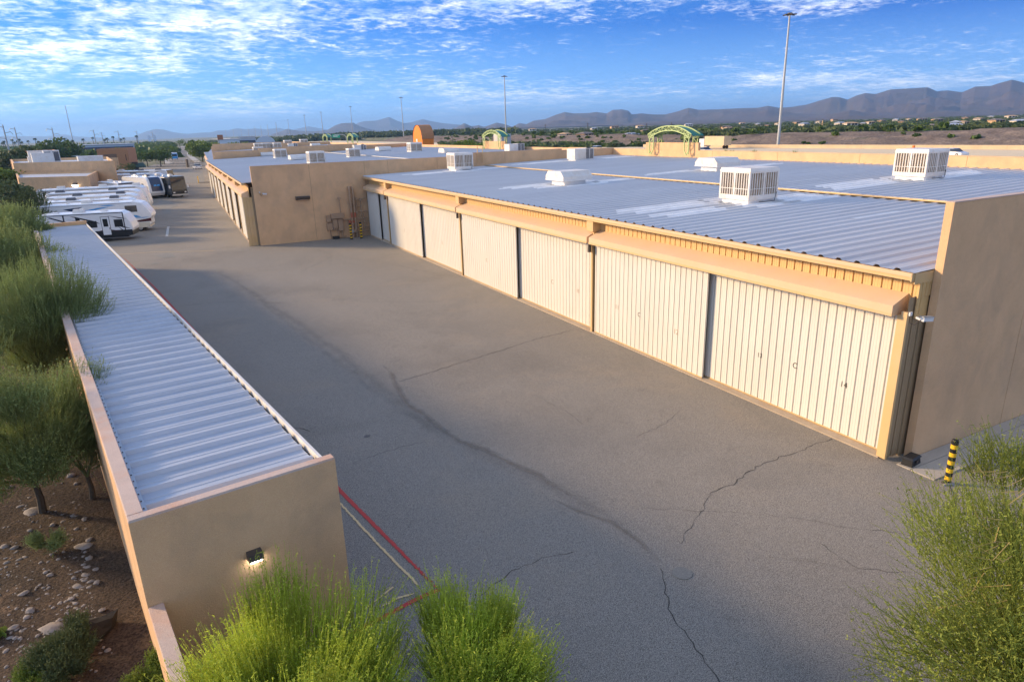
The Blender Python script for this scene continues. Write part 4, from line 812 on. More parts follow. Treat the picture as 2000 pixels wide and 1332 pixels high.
# recreational vehicles: local x rear -> nose, near side at y=0
def rv(nose, th, Lg, Hh, label, cat, body=None, nose_k='trailer', wheels=(), stripes=(), wins=(), doors=(), tops=(), awn=None, skirt=.5, W=2.5, cap=None, lower=None, side=None):
    th = R(th); d = Vector((math.cos(th), math.sin(th), 0)); o = Vector((nose[0], nose[1], 0))-d*Lg
    r = empty('motorhome' if cat == 'motorhome' else 'caravan_trailer', o, th, label, cat); body = body or M['rv']
    if nose_k == 'trailer': prof = [(.08, skirt), (Lg-.35, skirt), (Lg-.02, skirt+.45), (Lg, 1.2), (Lg-.12, Hh*.62), (Lg-.55, Hh-.30), (Lg-1.0, Hh-.06), (Lg-1.6, Hh), (.3, Hh-.02), (0, Hh-.2)]
    elif nose_k == 'fifth': prof = [(.08, skirt), (Lg-.2, skirt), (Lg, .75), (Lg, 1.25), (Lg+.25, 1.6), (Lg+.2, 1.9), (Lg-.3, Hh-.5), (Lg-.6, Hh-.15), (Lg-1.3, Hh), (.3, Hh), (0, Hh-.2)]
    else: prof = [(.05, skirt), (Lg-.1, skirt), (Lg, .9), (Lg-.02, 1.4), (Lg-.22, Hh-.25), (Lg-.5, Hh), (.2, Hh), (0, Hh-.2)]
    b = MB(); n = len(prof); e = .10; cx = Lg/2; cz = (Hh+skirt)/2
    ins = [(u+(e if u < cx else -e)*.9, v-(e*.8 if v > Hh*.75 else 0)) for u, v in prof]
    rings = [(ins, 0), (prof, e), (prof, W-e), (ins, W)]
    V = [(u, y, v) for P_, y in rings for u, v in P_]
    Fc = [tuple(range(n)), tuple(range(3*n, 4*n))[::-1]]+[(k*n+i, (k+1)*n+i, (k+1)*n+(i+1) % n, k*n+(i+1) % n) for k in range(3) for i in range(n)]
    b.add(V, Fc).build('body', body, r)
    if side: MB().box(.4, Lg-.5, -.004, .0, skirt+.05, Hh*.6).build('side_paint', side, r)
    if lower: MB().box(.1, Lg-.1, -.012, W+.012, skirt-.05, skirt+.5).build('skirt', lower, r)
    for x in wheels: wheel(r, x, .3, .38, .26, -1); wheel(r, x, W-.3, .38, .26, 1)
    MB().box(.3, Lg-.6, .3, W-.3, .32, skirt).build('chassis', M['black'], r)
    for pts, mt in stripes: MB().extr(pts, lambda u, v, t: (u, t, v), -.012, -.001).build('stripe', mt, r)
    for x0_, x1_, z0_, z1_ in wins:
        f = MB().box(x0_-.04, x1_+.04, -.014, 0, z0_-.04, z1_+.04).build('window', M['black'], r)
        MB().box(x0_, x1_, -.022, -.013, z0_, z1_).build('pane', M['glass'], f)
    for x in doors:
        f = MB().box(x-.04, x+.74, -.013, 0, skirt+.05, 2.42).build('door', M['black'], r); MB().box(x, x+.70, -.022, -.012, skirt+.09, 2.38).build('door_leaf', body, f); MB().box(x+.14, x+.56, -.03, -.021, 1.45, 2.2).build('pane', M['glass'], f); MB().box(x+.62, x+.67, -.035, -.02, 1.15, 1.35).build('handle', M['black'], f)
        MB().box(x, x+.7, -.45, 0, .25, .3).build('step', M['black'], r)
    MB().box(.3, Lg-(1.5 if nose_k != 'bus' else .6), -.03, .02, Hh-.12, Hh-.09).build('drip_rail', M['fin'], r)
    for y in (.3, .75): MB().tube([(-.08, y, .8), (-.08, y, Hh-.1), (.25, y, Hh+.08)], .025, 5).build('ladder_rail', M['galv'], r)
    for q in range(6): MB().tube([(-.08, .3, 1.0+q*.35), (-.08, .75, 1.0+q*.35)], .02, 5).build('ladder_rung', M['galv'], r)
    for x in np.arange(1.1, Lg-1.5, 2.1): MB().frustum(x, x+.3, W*.5, W*.5+.3, Hh-.02, Hh+.09, .03).build('roof_vent', M['white'], r)
    for x, y, k in tops:
        if k == 'ac': MB().frustum(x-.5, x+.5, y-.33, y+.33, Hh-.02, Hh+.30, .08).build('roof_unit', M['cooler'], r)
        elif k == 'dark': MB().frustum(x-.5, x+.5, y-.33, y+.33, Hh-.02, Hh+.28, .1).build('roof_unit', M['fin'], r)
        else: MB().frustum(x-.25, x+.25, y-.25, y+.25, Hh-.02, Hh+.10, .04).build('roof_vent', M['white'], r)
    if awn: MB().tube([(awn[0], -.07, Hh-.17), (awn[1], -.07, Hh-.17)], .085, 8).build('awning_roll', awn[2], r)
    if cap:   # front windshield mask, facing the nose
        MB().add([(Lg+.012, .08, 1.35), (Lg+.012, W-.08, 1.35), (Lg-.215, W-.14, Hh-.30), (Lg-.215, .14, Hh-.30)], [(0, 1, 2, 3)]).build('windscreen', M['glass'], r)
        MB().box(Lg-.02, Lg+.02, .05, W-.05, skirt+.02, 1.3).build('front_mask', cap, r)
        MB().box(Lg+.02, Lg+.06, .5, W-.5, .75, 1.05).build('grille', M['black'], r); MB().box(Lg-.05, Lg+.12, .0, W, .4, .62).build('bumper', M['galv'], r)
        for y in (.2, W-.5): MB().box(Lg+.02, Lg+.05, y, y+.3, .8, 1.0).build('headlight', M['headlight'], r)
        MB().box(Lg-.26, Lg-.20, .12, W-.12, Hh-.30, Hh-.06).build('brow', cap, r)
        for y in (-.32, W+.12): MB().box(Lg-.1, Lg+.02, y, y+.2, 1.6, 2.1).build('mirror', M['white'], r)
    return r
K_, MR, RB, CH, NV = M['charcoal'], M['maroon'], M['rblue'], M['charcoal'], M['navy']
rv((-2.75, 76.5), -12, 8.3, 2.85, 'white travel trailer with black sweeping stripes and an entry door, nearest in the parking row', 'travel trailer', nose_k='trailer', wheels=(3.2, ), doors=(5.6,), wins=[(4.3, 5.15, 1.45, 2.0), (6.75, 7.45, 1.4, 2.05), (3.45, 3.75, 2.2, 2.4)],
   stripes=[([(2.35, .6), (2.47, .6), (2.47, 2.75), (2.35, 2.75)], K_), ([(7.55, .6), (7.64, .6), (7.64, 2.75), (7.55, 2.75)], K_), ([(.15, 2.7), (7.6, 2.7), (7.6, 2.78), (.15, 2.78)], K_), ([(1.0, 2.6), (1.3, 2.6), (3.0, 1.95), (3.1, 1.8), (2.6, 1.95)], K_), ([(3.0, 2.6), (3.4, 2.55), (5.0, 2.05), (5.5, 1.75), (4.6, 2.0)], K_), ([(2.6, 2.35), (2.8, 2.3), (5.0, 1.85), (5.3, 1.7)], K_),
     ([(2.2, 1.15), (3.2, 1.2), (3.9, 1.0), (4.3, .95), (3.2, .98)], MR), ([(5.0, 1.0), (6.0, 1.2), (7.2, .95), (6.2, .92)], MR), ([(6.9, 1.5), (7.6, 1.35), (8.1, 1.15), (7.5, 1.25)], K_), ([(7.0, 1.4), (7.5, .95), (7.6, .8), (7.3, 1.0)], K_), ([(6.2, 2.5), (7.4, 2.25), (7.9, 2.1), (7.2, 2.2)], K_), ([(.25, 2.0), (.7, 2.15), (.62, 1.85), (.8, 1.7), (.5, 1.75)], K_), ([(3.6, 1.55), (4.3, 1.6), (4.7, 1.45), (4.0, 1.42)], M['galv'])],
   tops=((3.5, 1.2, 'ac'), (5.8, 1., 'v'), (1.5, 1.2, 'v')), lower=M['black'], skirt=.55)
rv((-1.2, 83), -10, 11.2, 3.2, 'long white motorhome with sky-blue swooshes and twin end windows behind the striped trailer', 'motorhome', nose_k='fifth', wheels=(3.0, 10.1), wins=[(9.0, 9.5, 2.15, 2.75), (9.56, 10.06, 2.15, 2.75)],
   stripes=[([(3.2, 2.75), (5.0, 2.9), (4.4, 2.6), (4.6, 2.3), (4.0, 2.45)], NV), ([(4.4, 2.4), (6.6, 2.75), (7.6, 2.78), (5.2, 2.35)], RB), ([(6.5, 2.95), (7.5, 3.0), (8.2, 2.9), (7.4, 2.86)], RB), ([(9.2, 1.8), (9.9, 1.75), (10.4, 1.55), (9.4, 1.5)], RB), ([(9.2, 1.5), (11.2, 1.5), (10.6, 1.42)], RB), ([(9.3, 1.1), (11.3, 1.38), (11.3, 1.05), (10.2, 1.0)], MR), ([(6., 2.5), (9., 2.35), (9.2, 2.25), (7, 2.38)], K_)],
   tops=((5.2, 1.25, 'ac'), (8, 1.2, 'v')), lower=M['rvcream'], skirt=.45)
rv((-2.2, 90), -9, 9.8, 3.1, 'white trailer with a dark navy side band and dark roof units, third in the row', 'travel trailer', wheels=(3, 4), stripes=[([(.3, 2.0), (4.6, 2.35), (6.2, 2.9), (.3, 2.75)], NV), ([(5., 2.75), (9, 2.75), (9.2, 2.62), (5., 2.6)], K_)], tops=((2.8, 1.2, 'dark'), (7.2, 1.25, 'dark'), (5, 1., 'v')), wins=[(1., 2., 1.9, 2.5), (6.6, 7.6, 1.7, 2.3), (3.4, 4.0, 1.2, 1.8)], skirt=.5)
rv((-2.0, 95.5), -9, 10.2, 3.2, 'white and brown trailer with tan roof units, fourth in the row', 'travel trailer', wheels=(3, 4), stripes=[([(1., 2.2), (8, 2.5), (8, 2.9), (1., 2.75)], M['rvcream'])], tops=((3.2, 1.2, 'dark'), (7.9, 1.25, 'dark')), awn=(1, 8.6, M['white']), wins=[(.8, 2.4, 2.3, 2.8), (4.6, 6.2, 2.3, 2.8), (8.4, 9.1, 1.6, 2.3)], skirt=.5)
rv((-1.8, 101), -10, 11, 3.35, 'white trailer with a brown slide-out panel near its rounded nose, fifth in the row', 'travel trailer', wheels=(3, 4), stripes=[([(7.2, 1.2), (9.2, 1.2), (9.2, 3.0), (7.2, 2.6)], M['brown'])], tops=((7.4, 1.3, 'dark'), (1.4, 1.2, 'dark'), (5, 1., 'v')), awn=(.5, 8.6, M['galv']), wins=[(.9, 2.6, 2.35, 2.95), (3.2, 4.6, 2.35, 2.95), (5.6, 6.6, 2.35, 2.95)], skirt=.5)
rv((-1.2, 106.5), -10, 13.2, 3.5, 'longest white trailer with a grey awning roll and brown end panel, ending the front group', 'travel trailer', wheels=(4, 5), stripes=[([(9.9, 1.3), (11.2, 1.3), (11.2, 3.1), (9.9, 3.1)], M['brown']), ([(11.3, 2.6), (12.2, 1.9), (13., 1.9), (12.9, 1.82), (12.1, 1.82)], K_), ([(8.7, 2.5), (9.8, 2.5), (9.8, 3.1), (8.7, 3.1)], M['white'])], tops=((2.6, 1.2, 'ac'), (7.6, 1.2, 'ac'), (11.7, 1.3, 'ac')), awn=(.2, 11.8, M['galv']), wins=[(.7, 1.5, 2.5, 3.1), (2.0, 4.4, 2.6, 2.75), (5.0, 7.2, 2.55, 2.85), (8.0, 8.5, 2.4, 3.0)], skirt=.5)
rv((-5.2, 121), -68, 8.5, 3.2, 'small white motorhome with a wide dark windscreen parked by the tan building', 'motorhome', nose_k='bus', cap=M['navy'], tops=((2, 1.2, 'ac'), (4.5, 1.2, 'v'), (6, 1.5, 'v')), wins=[(5.5, 6.6, 1.5, 2.2), (2, 3, 1.5, 2.2)], wheels=(1.8, 6.8), skirt=.45)
r_ = rv((-1.1, 127), -66, 10, 3.5, 'grey and white trailer with a deep navy front cap and pale corner panels', 'travel trailer', body=M['rv'], side=M['galv'], nose_k='trailer', wins=[(3, 4, 1.5, 2.3), (5.5, 6.6, 1.4, 2.4), (7.4, 8.0, 1.4, 2.4)], tops=((3, 1.2, 'ac'), (7, 1.25, 'dark'), (5, .7, 'v')), wheels=(3, 4), skirt=.5)
MB().add([(9.999+.02, .35, 1.2), (10.02, 2.15, 1.2), (9.90, 2.15, 2.2), (9.48, 2.15, 3.22), (9.02, 2.15, 3.47), (9.02, .35, 3.47), (9.48, .35, 3.22), (9.90, .35, 2.2)], [(0, 1, 2, 7), (7, 2, 3, 6), (6, 3, 4, 5)]).build('front_cap', M['navy'], r_)
for y0_ in (.75, 1.3): MB().add([(10.0, y0_, 2.02), (10.0, y0_+.5, 2.05), (9.90, y0_+.46, 2.3), (9.9, y0_+.06, 2.25)], [(0, 1, 2, 3)]).build('swoosh', M['rblue'], r_)
rv((2.1, 126), -72, 12, 3.45, 'glossy black motorhome with a wide two-pane windscreen and chrome bumper', 'motorhome', body=M['charcoal'], nose_k='bus', cap=M['charcoal'], tops=((3, 1.2, 'ac'), (6, 1.2, 'v'), (9, 1.2, 'ac')), wins=[(7, 8.2, 1.5, 2.3), (9.2, 10.2, 1.4, 2.3)], wheels=(2.5, 9.6), awn=(1, 10, M['rvcream']), skirt=.45)
rv((1.0, 143), -25, 13, 3.4, 'white motorhome with grey chevrons behind the black one', 'motorhome', nose_k='trailer', stripes=[([(9, 1.6), (10.4, 2.9), (11.6, 2.9), (10.2, 1.6)], M['galv']), ([(10.8, 1.6), (12, 2.7), (12.6, 2.3), (11.6, 1.6)], K_)], tops=((7.5, 1.2, 'dark'), (2, 1.2, 'ac'), (11, 1.2, 'ac')), awn=(1, 10, M['white']), wheels=(4, 10.5), skirt=.5)
rv((2.4, 151), -30, 13, 3.6, 'cream and charcoal motorhome, farthest of the rear group', 'motorhome', nose_k='bus', side=M['charcoal'], cap=M['charcoal'], tops=((7, 1.2, 'dark'), (10.5, 1.2, 'dark'), (3, 1.2, 'ac')), awn=(1, 11, M['rvcream']), wheels=(4, 10.5), skirt=.5)
pk = empty('pickup_truck', (-.4, 196, .01), R(-60), 'white pickup truck beside the office building', 'pickup'); MB().extr([(-2.7, .5), (2.7, .5), (2.7, 1.05), (1.3, 1.2), (.9, 1.9), (-.6, 1.9), (-.7, 1.15), (-2.7, 1.15)], lambda u, v, t: (u, t, v), -.98, .98).build('body', M['carpaint'], pk)
MB().box(-.5, .85, -1.0, 1.0, 1.25, 1.75).build('windows', M['glass'], pk)
for x in (-1.8, 1.7):
    wheel(pk, x, -.8, .4); wheel(pk, x, .8, .4, .24, 1)
# ================================================================ BUILDINGS ON THE LEFT
def quad_building(name, P, zt, label, cat='building', parapet=.35, mt='stucco', roofm='roof_b', t=.25, z_roof=None):
    """P: four ground corners, near-left first, anticlockwise seen from above"""
    o3 = Vector((P[0][0], P[0][1], 0)); r = empty(name, o3, 0, label, cat); Q = [Vector((p[0], p[1]))-o3.to_2d() for p in P]
    for i in range(4):
        a, b = Q[i], Q[(i+1) % 4]; d = (b-a).normalized(); nrm_ = Vector((-d.y, d.x)); mb = MB()
        a2, b2 = (a, b) if i % 2 == 0 else (a+d*t, b-d*t)
        v = [a2, b2, b2+nrm_*t, a2+nrm_*t]; v = [(p.x, p.y, -.1) for p in v]+[(p.x, p.y, zt) for p in v]
        mb.add(v, [(3, 2, 1, 0), (4, 5, 6, 7), (0, 1, 5, 4), (1, 2, 6, 5), (2, 3, 7, 6), (3, 0, 4, 7)]); mb.build('wall', M[mt], r)
    c = sum(Q, Vector((0, 0)))/4; q = [p+(c-p).normalized()*t*.8 for p in Q]; zr_ = z_roof or zt-parapet
    MB().add([(p.x, p.y, zr_) for p in q], [(0, 1, 2, 3)]).build('roof', M[roofm], r); return r
l2a, l2b = G(25, 318.8, 6.1), G(221.5, 314, 6.1)
l1a, l1b = G(35, 347.5, 4.4), G(172, 344, 4.4)
dv = Vector((math.sin(KH), math.cos(KH)))
e1 = Vector((l1a.x, l1a.y)); e2 = Vector((l1b.x, l1b.y)); u1 = G(134, 335.5, 4.1); u1 = Vector((u1.x, u1.y))
g1 = Vector((l2a.x, l2a.y)); g2 = Vector((l2b.x, l2b.y)); gb1, gb2 = G(20.5, 311.6, 6.1), G(173, 308, 6.1)
gb1 = Vector((gb1.x, gb1.y)); gb2 = Vector((gb2.x+3.5, gb2.y+.2))
L1 = quad_building('low_tan_building', [e1, e2-dv*0, g2+(g1-g2)*.18-dv*.3, g1-dv*.3], 4.4, 'low tan stucco building with a lit wall light behind the parking row', parapet=.3)
L2 = quad_building('tall_tan_building', [g1, g2, gb2, gb1], 6.1, 'taller tan stucco building behind the low one with units on its roof', parapet=.5)
hp = e1+(e2-e1)*.80; wl = empty('wall_light', (hp.x, hp.y, 0), math.atan2((e2-e1).y, (e2-e1).x), 'brightly lit wall light on the low tan building', 'wall light')
MB().extr([(0, 0), (-.22, -.02), (-.26, -.16), (-.20, -.20), (0, -.20)], lambda u, v, t: (t, u*1.5, 3.4+v*1.5), -.3, .3).build('housing', M['dark'], wl); MB().box(-.32, .32, -.45, -.05, 2.98, 3.1).build('lens', M['lamp'], wl)
hp = g1+(g2-g1)*.72; wl = empty('wall_light', (hp.x, hp.y, 0), math.atan2((g2-g1).y, (g2-g1).x), 'small unlit dark wall light on the taller tan building', 'wall light')
MB().extr([(0, 0), (-.35, -.02), (-.35, -.2), (0, -.35)], lambda u, v, t: (t, u, 4.3+v), -.45, .45).build('housing', M['dark'], wl)
def roof_box(px_, z, wx, wy, h, label, coil=False, cat='air conditioner'):
    p = G(px_[0], px_[1], z); r = empty('rooftop_unit', (p.x, p.y+.4, z), R(10), label, cat)
    MB().box(-wx/2, wx/2, 0, wy, -.5, h).build('cabinet', M['cooler'], r); MB().box(-wx/2-.05, wx/2+.05, -.05, wy+.05, h, h+.1).build('lid', M['white'], r)
    if coil:
        for k in (-1, 1): MB().box(k*wx/4-wx*.2, k*wx/4+wx*.2, -.03, 0, .2, h-.15).build('coil', M['fin'], r)
    return r
roof_box((64, 318), 5.7, 1.4, 1.5, 1.0, 'small grey roof box at the left of the group on the tall tan building'); roof_box((78, 317), 5.7, 3.4, 1.5, 2.1, 'tall grey duct box behind others on the tall tan building')
roof_box((86, 318), 5.7, 3.6, 2, 1.7, 'long pale rooftop unit in the middle of the group on the tall tan building'); roof_box((104, 317), 5.7, 2.6, 2, 2.1, 'rooftop unit with two dark grilles on the tall tan building', True)
roof_box((178, 315.5), 5.7, 4.2, 2, .9, 'long white roof curb near the right end of the tall tan building', cat='roof vent')
a4, b4 = G(15, 294.5, 6.2), G(111, 296.5, 6.2); a4 = Vector((a4.x, a4.y)); b4 = Vector((b4.x, b4.y))
k4 = 260/a4.y if a4.y > 260 else 1
def at_y(px_, Y): p = onY(*px_, Y); return Vector((p.x, p.y)), p.z
A4, za4 = at_y((15.5, 295), 225); B4, zb4 = at_y((111, 296), 225)
quad_building('brown_building', [A4, B4, B4+Vector((-3, 22)), A4+Vector((-3, 22))], (za4+zb4)/2, 'plain brown stucco building farthest back on the left behind the rooftop units', mt='stucco_red')
# office building, stepped tan-orange stucco with a recessed opening
p0, z0_ = at_y((188, 293), 236); p1, z1_ = at_y((248, 291.5), 232); p2, _ = at_y((262, 291.5), 246)
of = quad_building('office_building', [p0+Vector((.0, 0)), p1, p2+Vector((.2, 8)), p0+Vector((1, 20))], (z0_+z1_)/2+.15, 'orange-tan stucco office building with a deep square recess and green awning', 'office building', mt='stucco_red')
def of_pt(px_, Y=233): p = onY(*px_, Y); return p-of.location
a = of_pt((202, 302), 234.6); b = of_pt((231.5, 302), 233.0); c_ = of_pt((231, 315), 233)
MB().box(a.x, b.x, a.y-1.1, a.y-.9, c_.z-2.2, a.z).build('recess_frame', M['joint'], of); MB().box(a.x+1.2, b.x-.1, a.y-1.2, a.y-1.09, c_.z-2.2, a.z-1.).build('recess_wall', M['stucco'], of)
MB().box(a.x+3.2, a.x+3.26, a.y-1.25, a.y-1.19, c_.z-2.2, a.z-1.).build('mullion', M['joint'], of)
a = of_pt((244.5, 302), 232); b = of_pt((248, 314), 232); MB().box(a.x, b.x, a.y-.9, a.y-.5, b.z, a.z).build('window_slit', M['glass'], of)
a = of_pt((253, 319), 236); MB().extr([(0, 0), (-2.2, -1.0), (-2.2, -1.25), (0, -.2)], lambda u, v, t: (a.x+t-u*.3, a.y+u+.2, a.z+v), 0, 3.6).build('green_awning', M['canopy'], of)
MB().box(a.x+.6, a.x+2.2, a.y-.6, a.y-.2, 0, 3.).build('entrance_door', M['dark'], of)
# far buildings
def far_building(name, px0, px1, ytop, dist, depth, label, mt, roof='whroof', cat='building', bands=(), arch_=0, zb=0):
    a = AT(px0, ytop, dist); b = AT(px1, ytop, dist); L_ = (b-a).to_2d().length; rz = math.atan2(b.y-a.y, b.x-a.x); r = empty(name, (a.x, a.y, 0), rz, label, cat); h = (a.z+b.z)/2
    if arch_:
        pr = [(0, 0), (L_, 0)]+[(L_/2+L_/2*math.cos(t), h-arch_+arch_*math.sin(t)) for t in np.linspace(0, math.pi, 15)]
        MB().extr(pr, lambda u, v, t: (u, t, v), 0, depth).build('wall', M[mt], r)
    else: MB().box(0, L_, 0, depth, 0, h).build('wall', M[mt], r); MB().box(-.4, L_+.4, -.4, depth+.4, h, h+.35).build('roof', M[roof], r)
    for (u0, u1, v0, v1, bm) in bands: MB().box(u0*L_, u1*L_, -.25, -.01, v0*h, v1*h).build('window_band', M[bm], r)
    return r
far_building('warehouse', 151, 262, 283.5, 420, 40, 'long blue-white warehouse with a dark window band at the far left', 'warehouse', bands=[(0, .98, .62, .86, 'steelblue'), (.2, .36, .0, .35, 'steelblue')], cat='warehouse')
far_building('warehouse', 425, 500, 272.5, 520, 60, 'very long pale blue warehouse behind the street trees', 'warehouse', cat='warehouse')
far_building('arched_hall', 497, 537, 266, 430, 60, 'big pale blue hall with an arched roof left of the freeway', 'warehouse', arch_=4.5, cat='hall')
far_building('parking_structure', 467, 498, 268, 520, 40, 'layered grey structure beside the arched hall', 'whroof', bands=[(0, 1, .55, .75, 'steelblue'), (0, 1, .1, .35, 'warehouse')])
far_building('office_tower', 288, 293.5, 266, 2600, 30, 'left of the two hazy tower blocks on the left horizon', 'warehouse', cat='tower block'); far_building('office_tower', 300, 304, 265.5, 2600, 30, 'right of the two hazy tower blocks on the left horizon', 'warehouse', cat='tower block')
bbd = AT(430, 268.5, 400); r = empty('billboard', (bbd.x, bbd.y, 0), R(-12), 'rusty brown square billboard on a pole above the long pale warehouse', 'billboard')
wd_ = 10/px_per_m(bbd); MB().box(-wd_/2, wd_/2, -.4, .4, bbd.z-1.3, bbd.z+1.2).build('panel', M['rust'], r); MB().tube([(-1, 0, 0), (-1, 0, bbd.z-1.3)], .3, 8).build('pole', M['mast'], r)
for i, (u, v, dist, wp) in enumerate([(195, 311, 250, 62), (138, 305, 262, 50), (225, 309.5, 330, 40)]):
    c_ = AT(u, v, dist); wd_ = wp/px_per_m(c_); r = empty('shade_canopy', (c_.x, c_.y, 0), R(-6), ['dark green shade canopy right behind the tall tan building', 'dark green shade canopy seen left of the office building', 'third dark green canopy over parked trailers'][i], 'canopy')
    hh = max(3.2, c_.z); MB().extr([(-wd_/2, hh-1.2), (0, hh), (wd_/2, hh-1.0), (wd_/2, hh-1.2), (0, hh-.2), (-wd_/2, hh-1.4)], lambda x, z, t: (x, t, z), 0, 9).build('canopy_sheet', M['canopy'], r)
    for k in (-1, 1): MB().tube([(k*wd_*.4, .5, 0), (k*wd_*.4, .5, hh-1)], .1, 6).build('post', M['mast'], r)
# gate across the drive
ga, gb_ = G(306, 327, 0), G(366, 326, 0); r = empty('sliding_gate', (ga.x, ga.y, 0), math.atan2((gb_-ga).y, (gb_-ga).x), 'black metal sliding gate across the drive', 'gate'); Lg = (gb_-ga).length
for z in (.15, 1.0, 2.0): MB().bar((0, 0, z), (Lg, 0, z), .07).build('rail', M['black'], r)
for i in range(int(Lg/.55)+1): MB().bar((i*.55, 0, .1), (i*.55, 0, 2.1), .035).build('picket', M['black'], r)
gc_ = G(368, 327); gd = G(384, 326); r = empty('gate_fence', (gc_.x, gc_.y, 0), math.atan2((gd-gc_).y, (gd-gc_).x), 'dark fence and posts between the gate and the storage row', 'fence')
for i in range(12): MB().bar((i*.5, 0, 0), (i*.5, 0, 2.2), .06).build('picket', M['black'], r)
for z in (.3, 2.): MB().bar((0, 0, z), (5.6, 0, z), .06).build('rail', M['black'], r)
MB().box(-.5, .1, -.3, .3, 0, 2.6).build('gate_post', M['dark'], r)
yb = G(388, 358.5); r = empty('guard_rail', (yb.x, yb.y, 0), 0, 'yellow low guard posts at the far corner of the second building', 'guard rail'); MB().tube([(0, 0, 0), (0, 0, 1.5)], .09, 8).build('post', M['yellow'], r); MB().box(0, 2.6, -.1, .1, .0, .3).build('kerb_block', M['curb'], r)
# highway sign, masts, pylons, poles
sg = AT(656.5, 266, 560); r = empty('highway_sign', (sg.x, sg.y, 0), R(-20), 'green highway sign on a curved gantry arm over the freeway', 'highway sign'); MB().box(-2.9, 2.9, -.1, .1, sg.z-1.4, sg.z+1.3).build('sign_panel', M['sign_green'], r); MB().tube([(7.5, 0, 2), (7.5, 0, sg.z-1), (6.4, 0, sg.z+.5), (4, 0, sg.z+1), (-1, 0, sg.z+.9)], .25, 8).build('gantry', M['mast'], r)
for k in range(2): MB().box(-2.3, 2.0-k, -.13, -.101, sg.z+.25-k*.9, sg.z+.6-k*.9).build('legend_bar', M['white'], r)
def mast(px_, y0_, zt, label, arms=True, r0=.42):
    p = G(px_, y0_, zt); r = empty('light_mast', (p.x, p.y, 0), 0, label, 'light mast', 'tall light masts along the freeway'); far = p.length; k = 1 if far < 700 else 1.0
    MB().tube([(0, 0, 2), (0, 0, zt-.6)], [r0*k, r0*.5*k], 10).build('pole', M['mast'], r); MB().tube([(0, 0, zt-.6), (0, 0, zt-.1)], [.75, .6], 12).build('ring', M['dark'], r)
    for a in range(6): t = a*math.pi/3; MB().bar((.6*math.cos(t), .6*math.sin(t), zt-.5), (1.7*math.cos(t), 1.7*math.sin(t), zt-.55), .3, .28).build('floodlight', M['dark'], r)
    return r
for i, (x, y) in enumerate([(1543, 25), (985, 148), (783, 190), (684, 208), (626.5, 219), (594, 225), (562, 234), (538.5, 240), (522, 244), (509, 246), (497, 248), (484, 250), (470, 251), (455, 252), (440, 253)]):
    w_ = ['nearest and tallest light mast, standing beyond the parapet at the right', 'second light mast, above the left green arch', 'third light mast, beside the orange arched tower', 'fourth light mast, in front of the dark mesa hill', 'fifth light mast, just left of the mesa top', 'sixth light mast, left foot of the mesa', 'seventh light mast from the right', 'eighth light mast from the right', 'ninth light mast from the right', 'tenth light mast from the right', 'eleventh light mast from the right', 'twelfth light mast from the right', 'thirteenth light mast from the right', 'fourteenth light mast from the right', 'farthest light mast to the left'][i]
    mast(x, y, 36, w_, r0=.42 if i < 4 else .55 if i < 7 else .8)
for i, (x, yt, d_) in enumerate([(5, 244, 420), (28, 249, 560), (101, 250, 480), (182, 254, 640), (198, 259, 900), (230, 256, 760), (266, 256, 900), (297, 258, 1100)]):
    p = AT(x, yt, d_); r = empty('power_pylon', (p.x, p.y, 0), R(20), ['pylon with two drooping arms at the far left edge', 'bare pylon second from the left edge', 'pylon above the palm tree on the left horizon', 'pylon left of the warehouse roof', 'thin far pylon between two nearer ones', 'pylon right above the office building', 'pylon above the office trees', 'farthest pylon near the hazy towers'][i], 'power pylon', 'power pylons on the left horizon'); h = p.z
    MB().tube([(0, 0, 0), (0, 0, h)], [.5, .25], 8).build('pole', M['mast'], r)
    for k, zz2 in enumerate((.93, .78, .63)):
        s_ = 1 if k % 2 else -1; MB().tube([(0, 0, h*zz2), (s_*2.4, 0, h*zz2+.6), (s_*3.2, 0, h*zz2-.6)], .14, 5).build('arm', M['mast'], r)
p = AT(127, 206, 1500); r = empty('radio_tower', (p.x, p.y, 0), 0, 'very tall thin radio tower on the left horizon', 'radio tower'); MB().tube([(0, 0, 0), (0, 0, p.z)], [.9, .5], 6).build('lattice_mast', M['mast'], r)
for i, (x, yt, yb_, d_) in enumerate([(1408, 243, 265, 330), (1607, 236, 262, 260), (1148, 240, 268, 520), (1065, 243, 268, 600), (1263, 241, 268, 560), (1312, 240, 265, 430)]):
    p = AT(x, yt, d_); r = empty('utility_pole', (p.x, p.y, 4), 0, ['wooden pole right of the nearest green arch', 'light wooden pole with crossarm right of the nearest light mast', 'thin pole in the desert left of the nearest arch', 'thin pole in the desert right of the left arch', 'thin pole rising inside the nearest arch', 'pole behind the right leg of the nearest arch'][i], 'utility pole'); MB().tube([(0, 0, -2), (0, 0, p.z-4)], .2, 6).build('pole', M['bark'] if i != 1 else M['trim'], r); MB().bar((-1.4, 0, p.z-5), (1.4, 0, p.z-5), .18).build('crossarm', M['bark'] if i != 1 else M['trim'], r)
cn = onX(1784, 289.5, 150); r = empty('traffic_drum', (cn.x, cn.y, 2.42), 0, 'small orange traffic drum on the far freeway shoulder', 'traffic drum'); MB().tube([(0, 0, 0), (0, 0, 1.)], [.35, .3], 10).build('drum', M['orangep'], r)

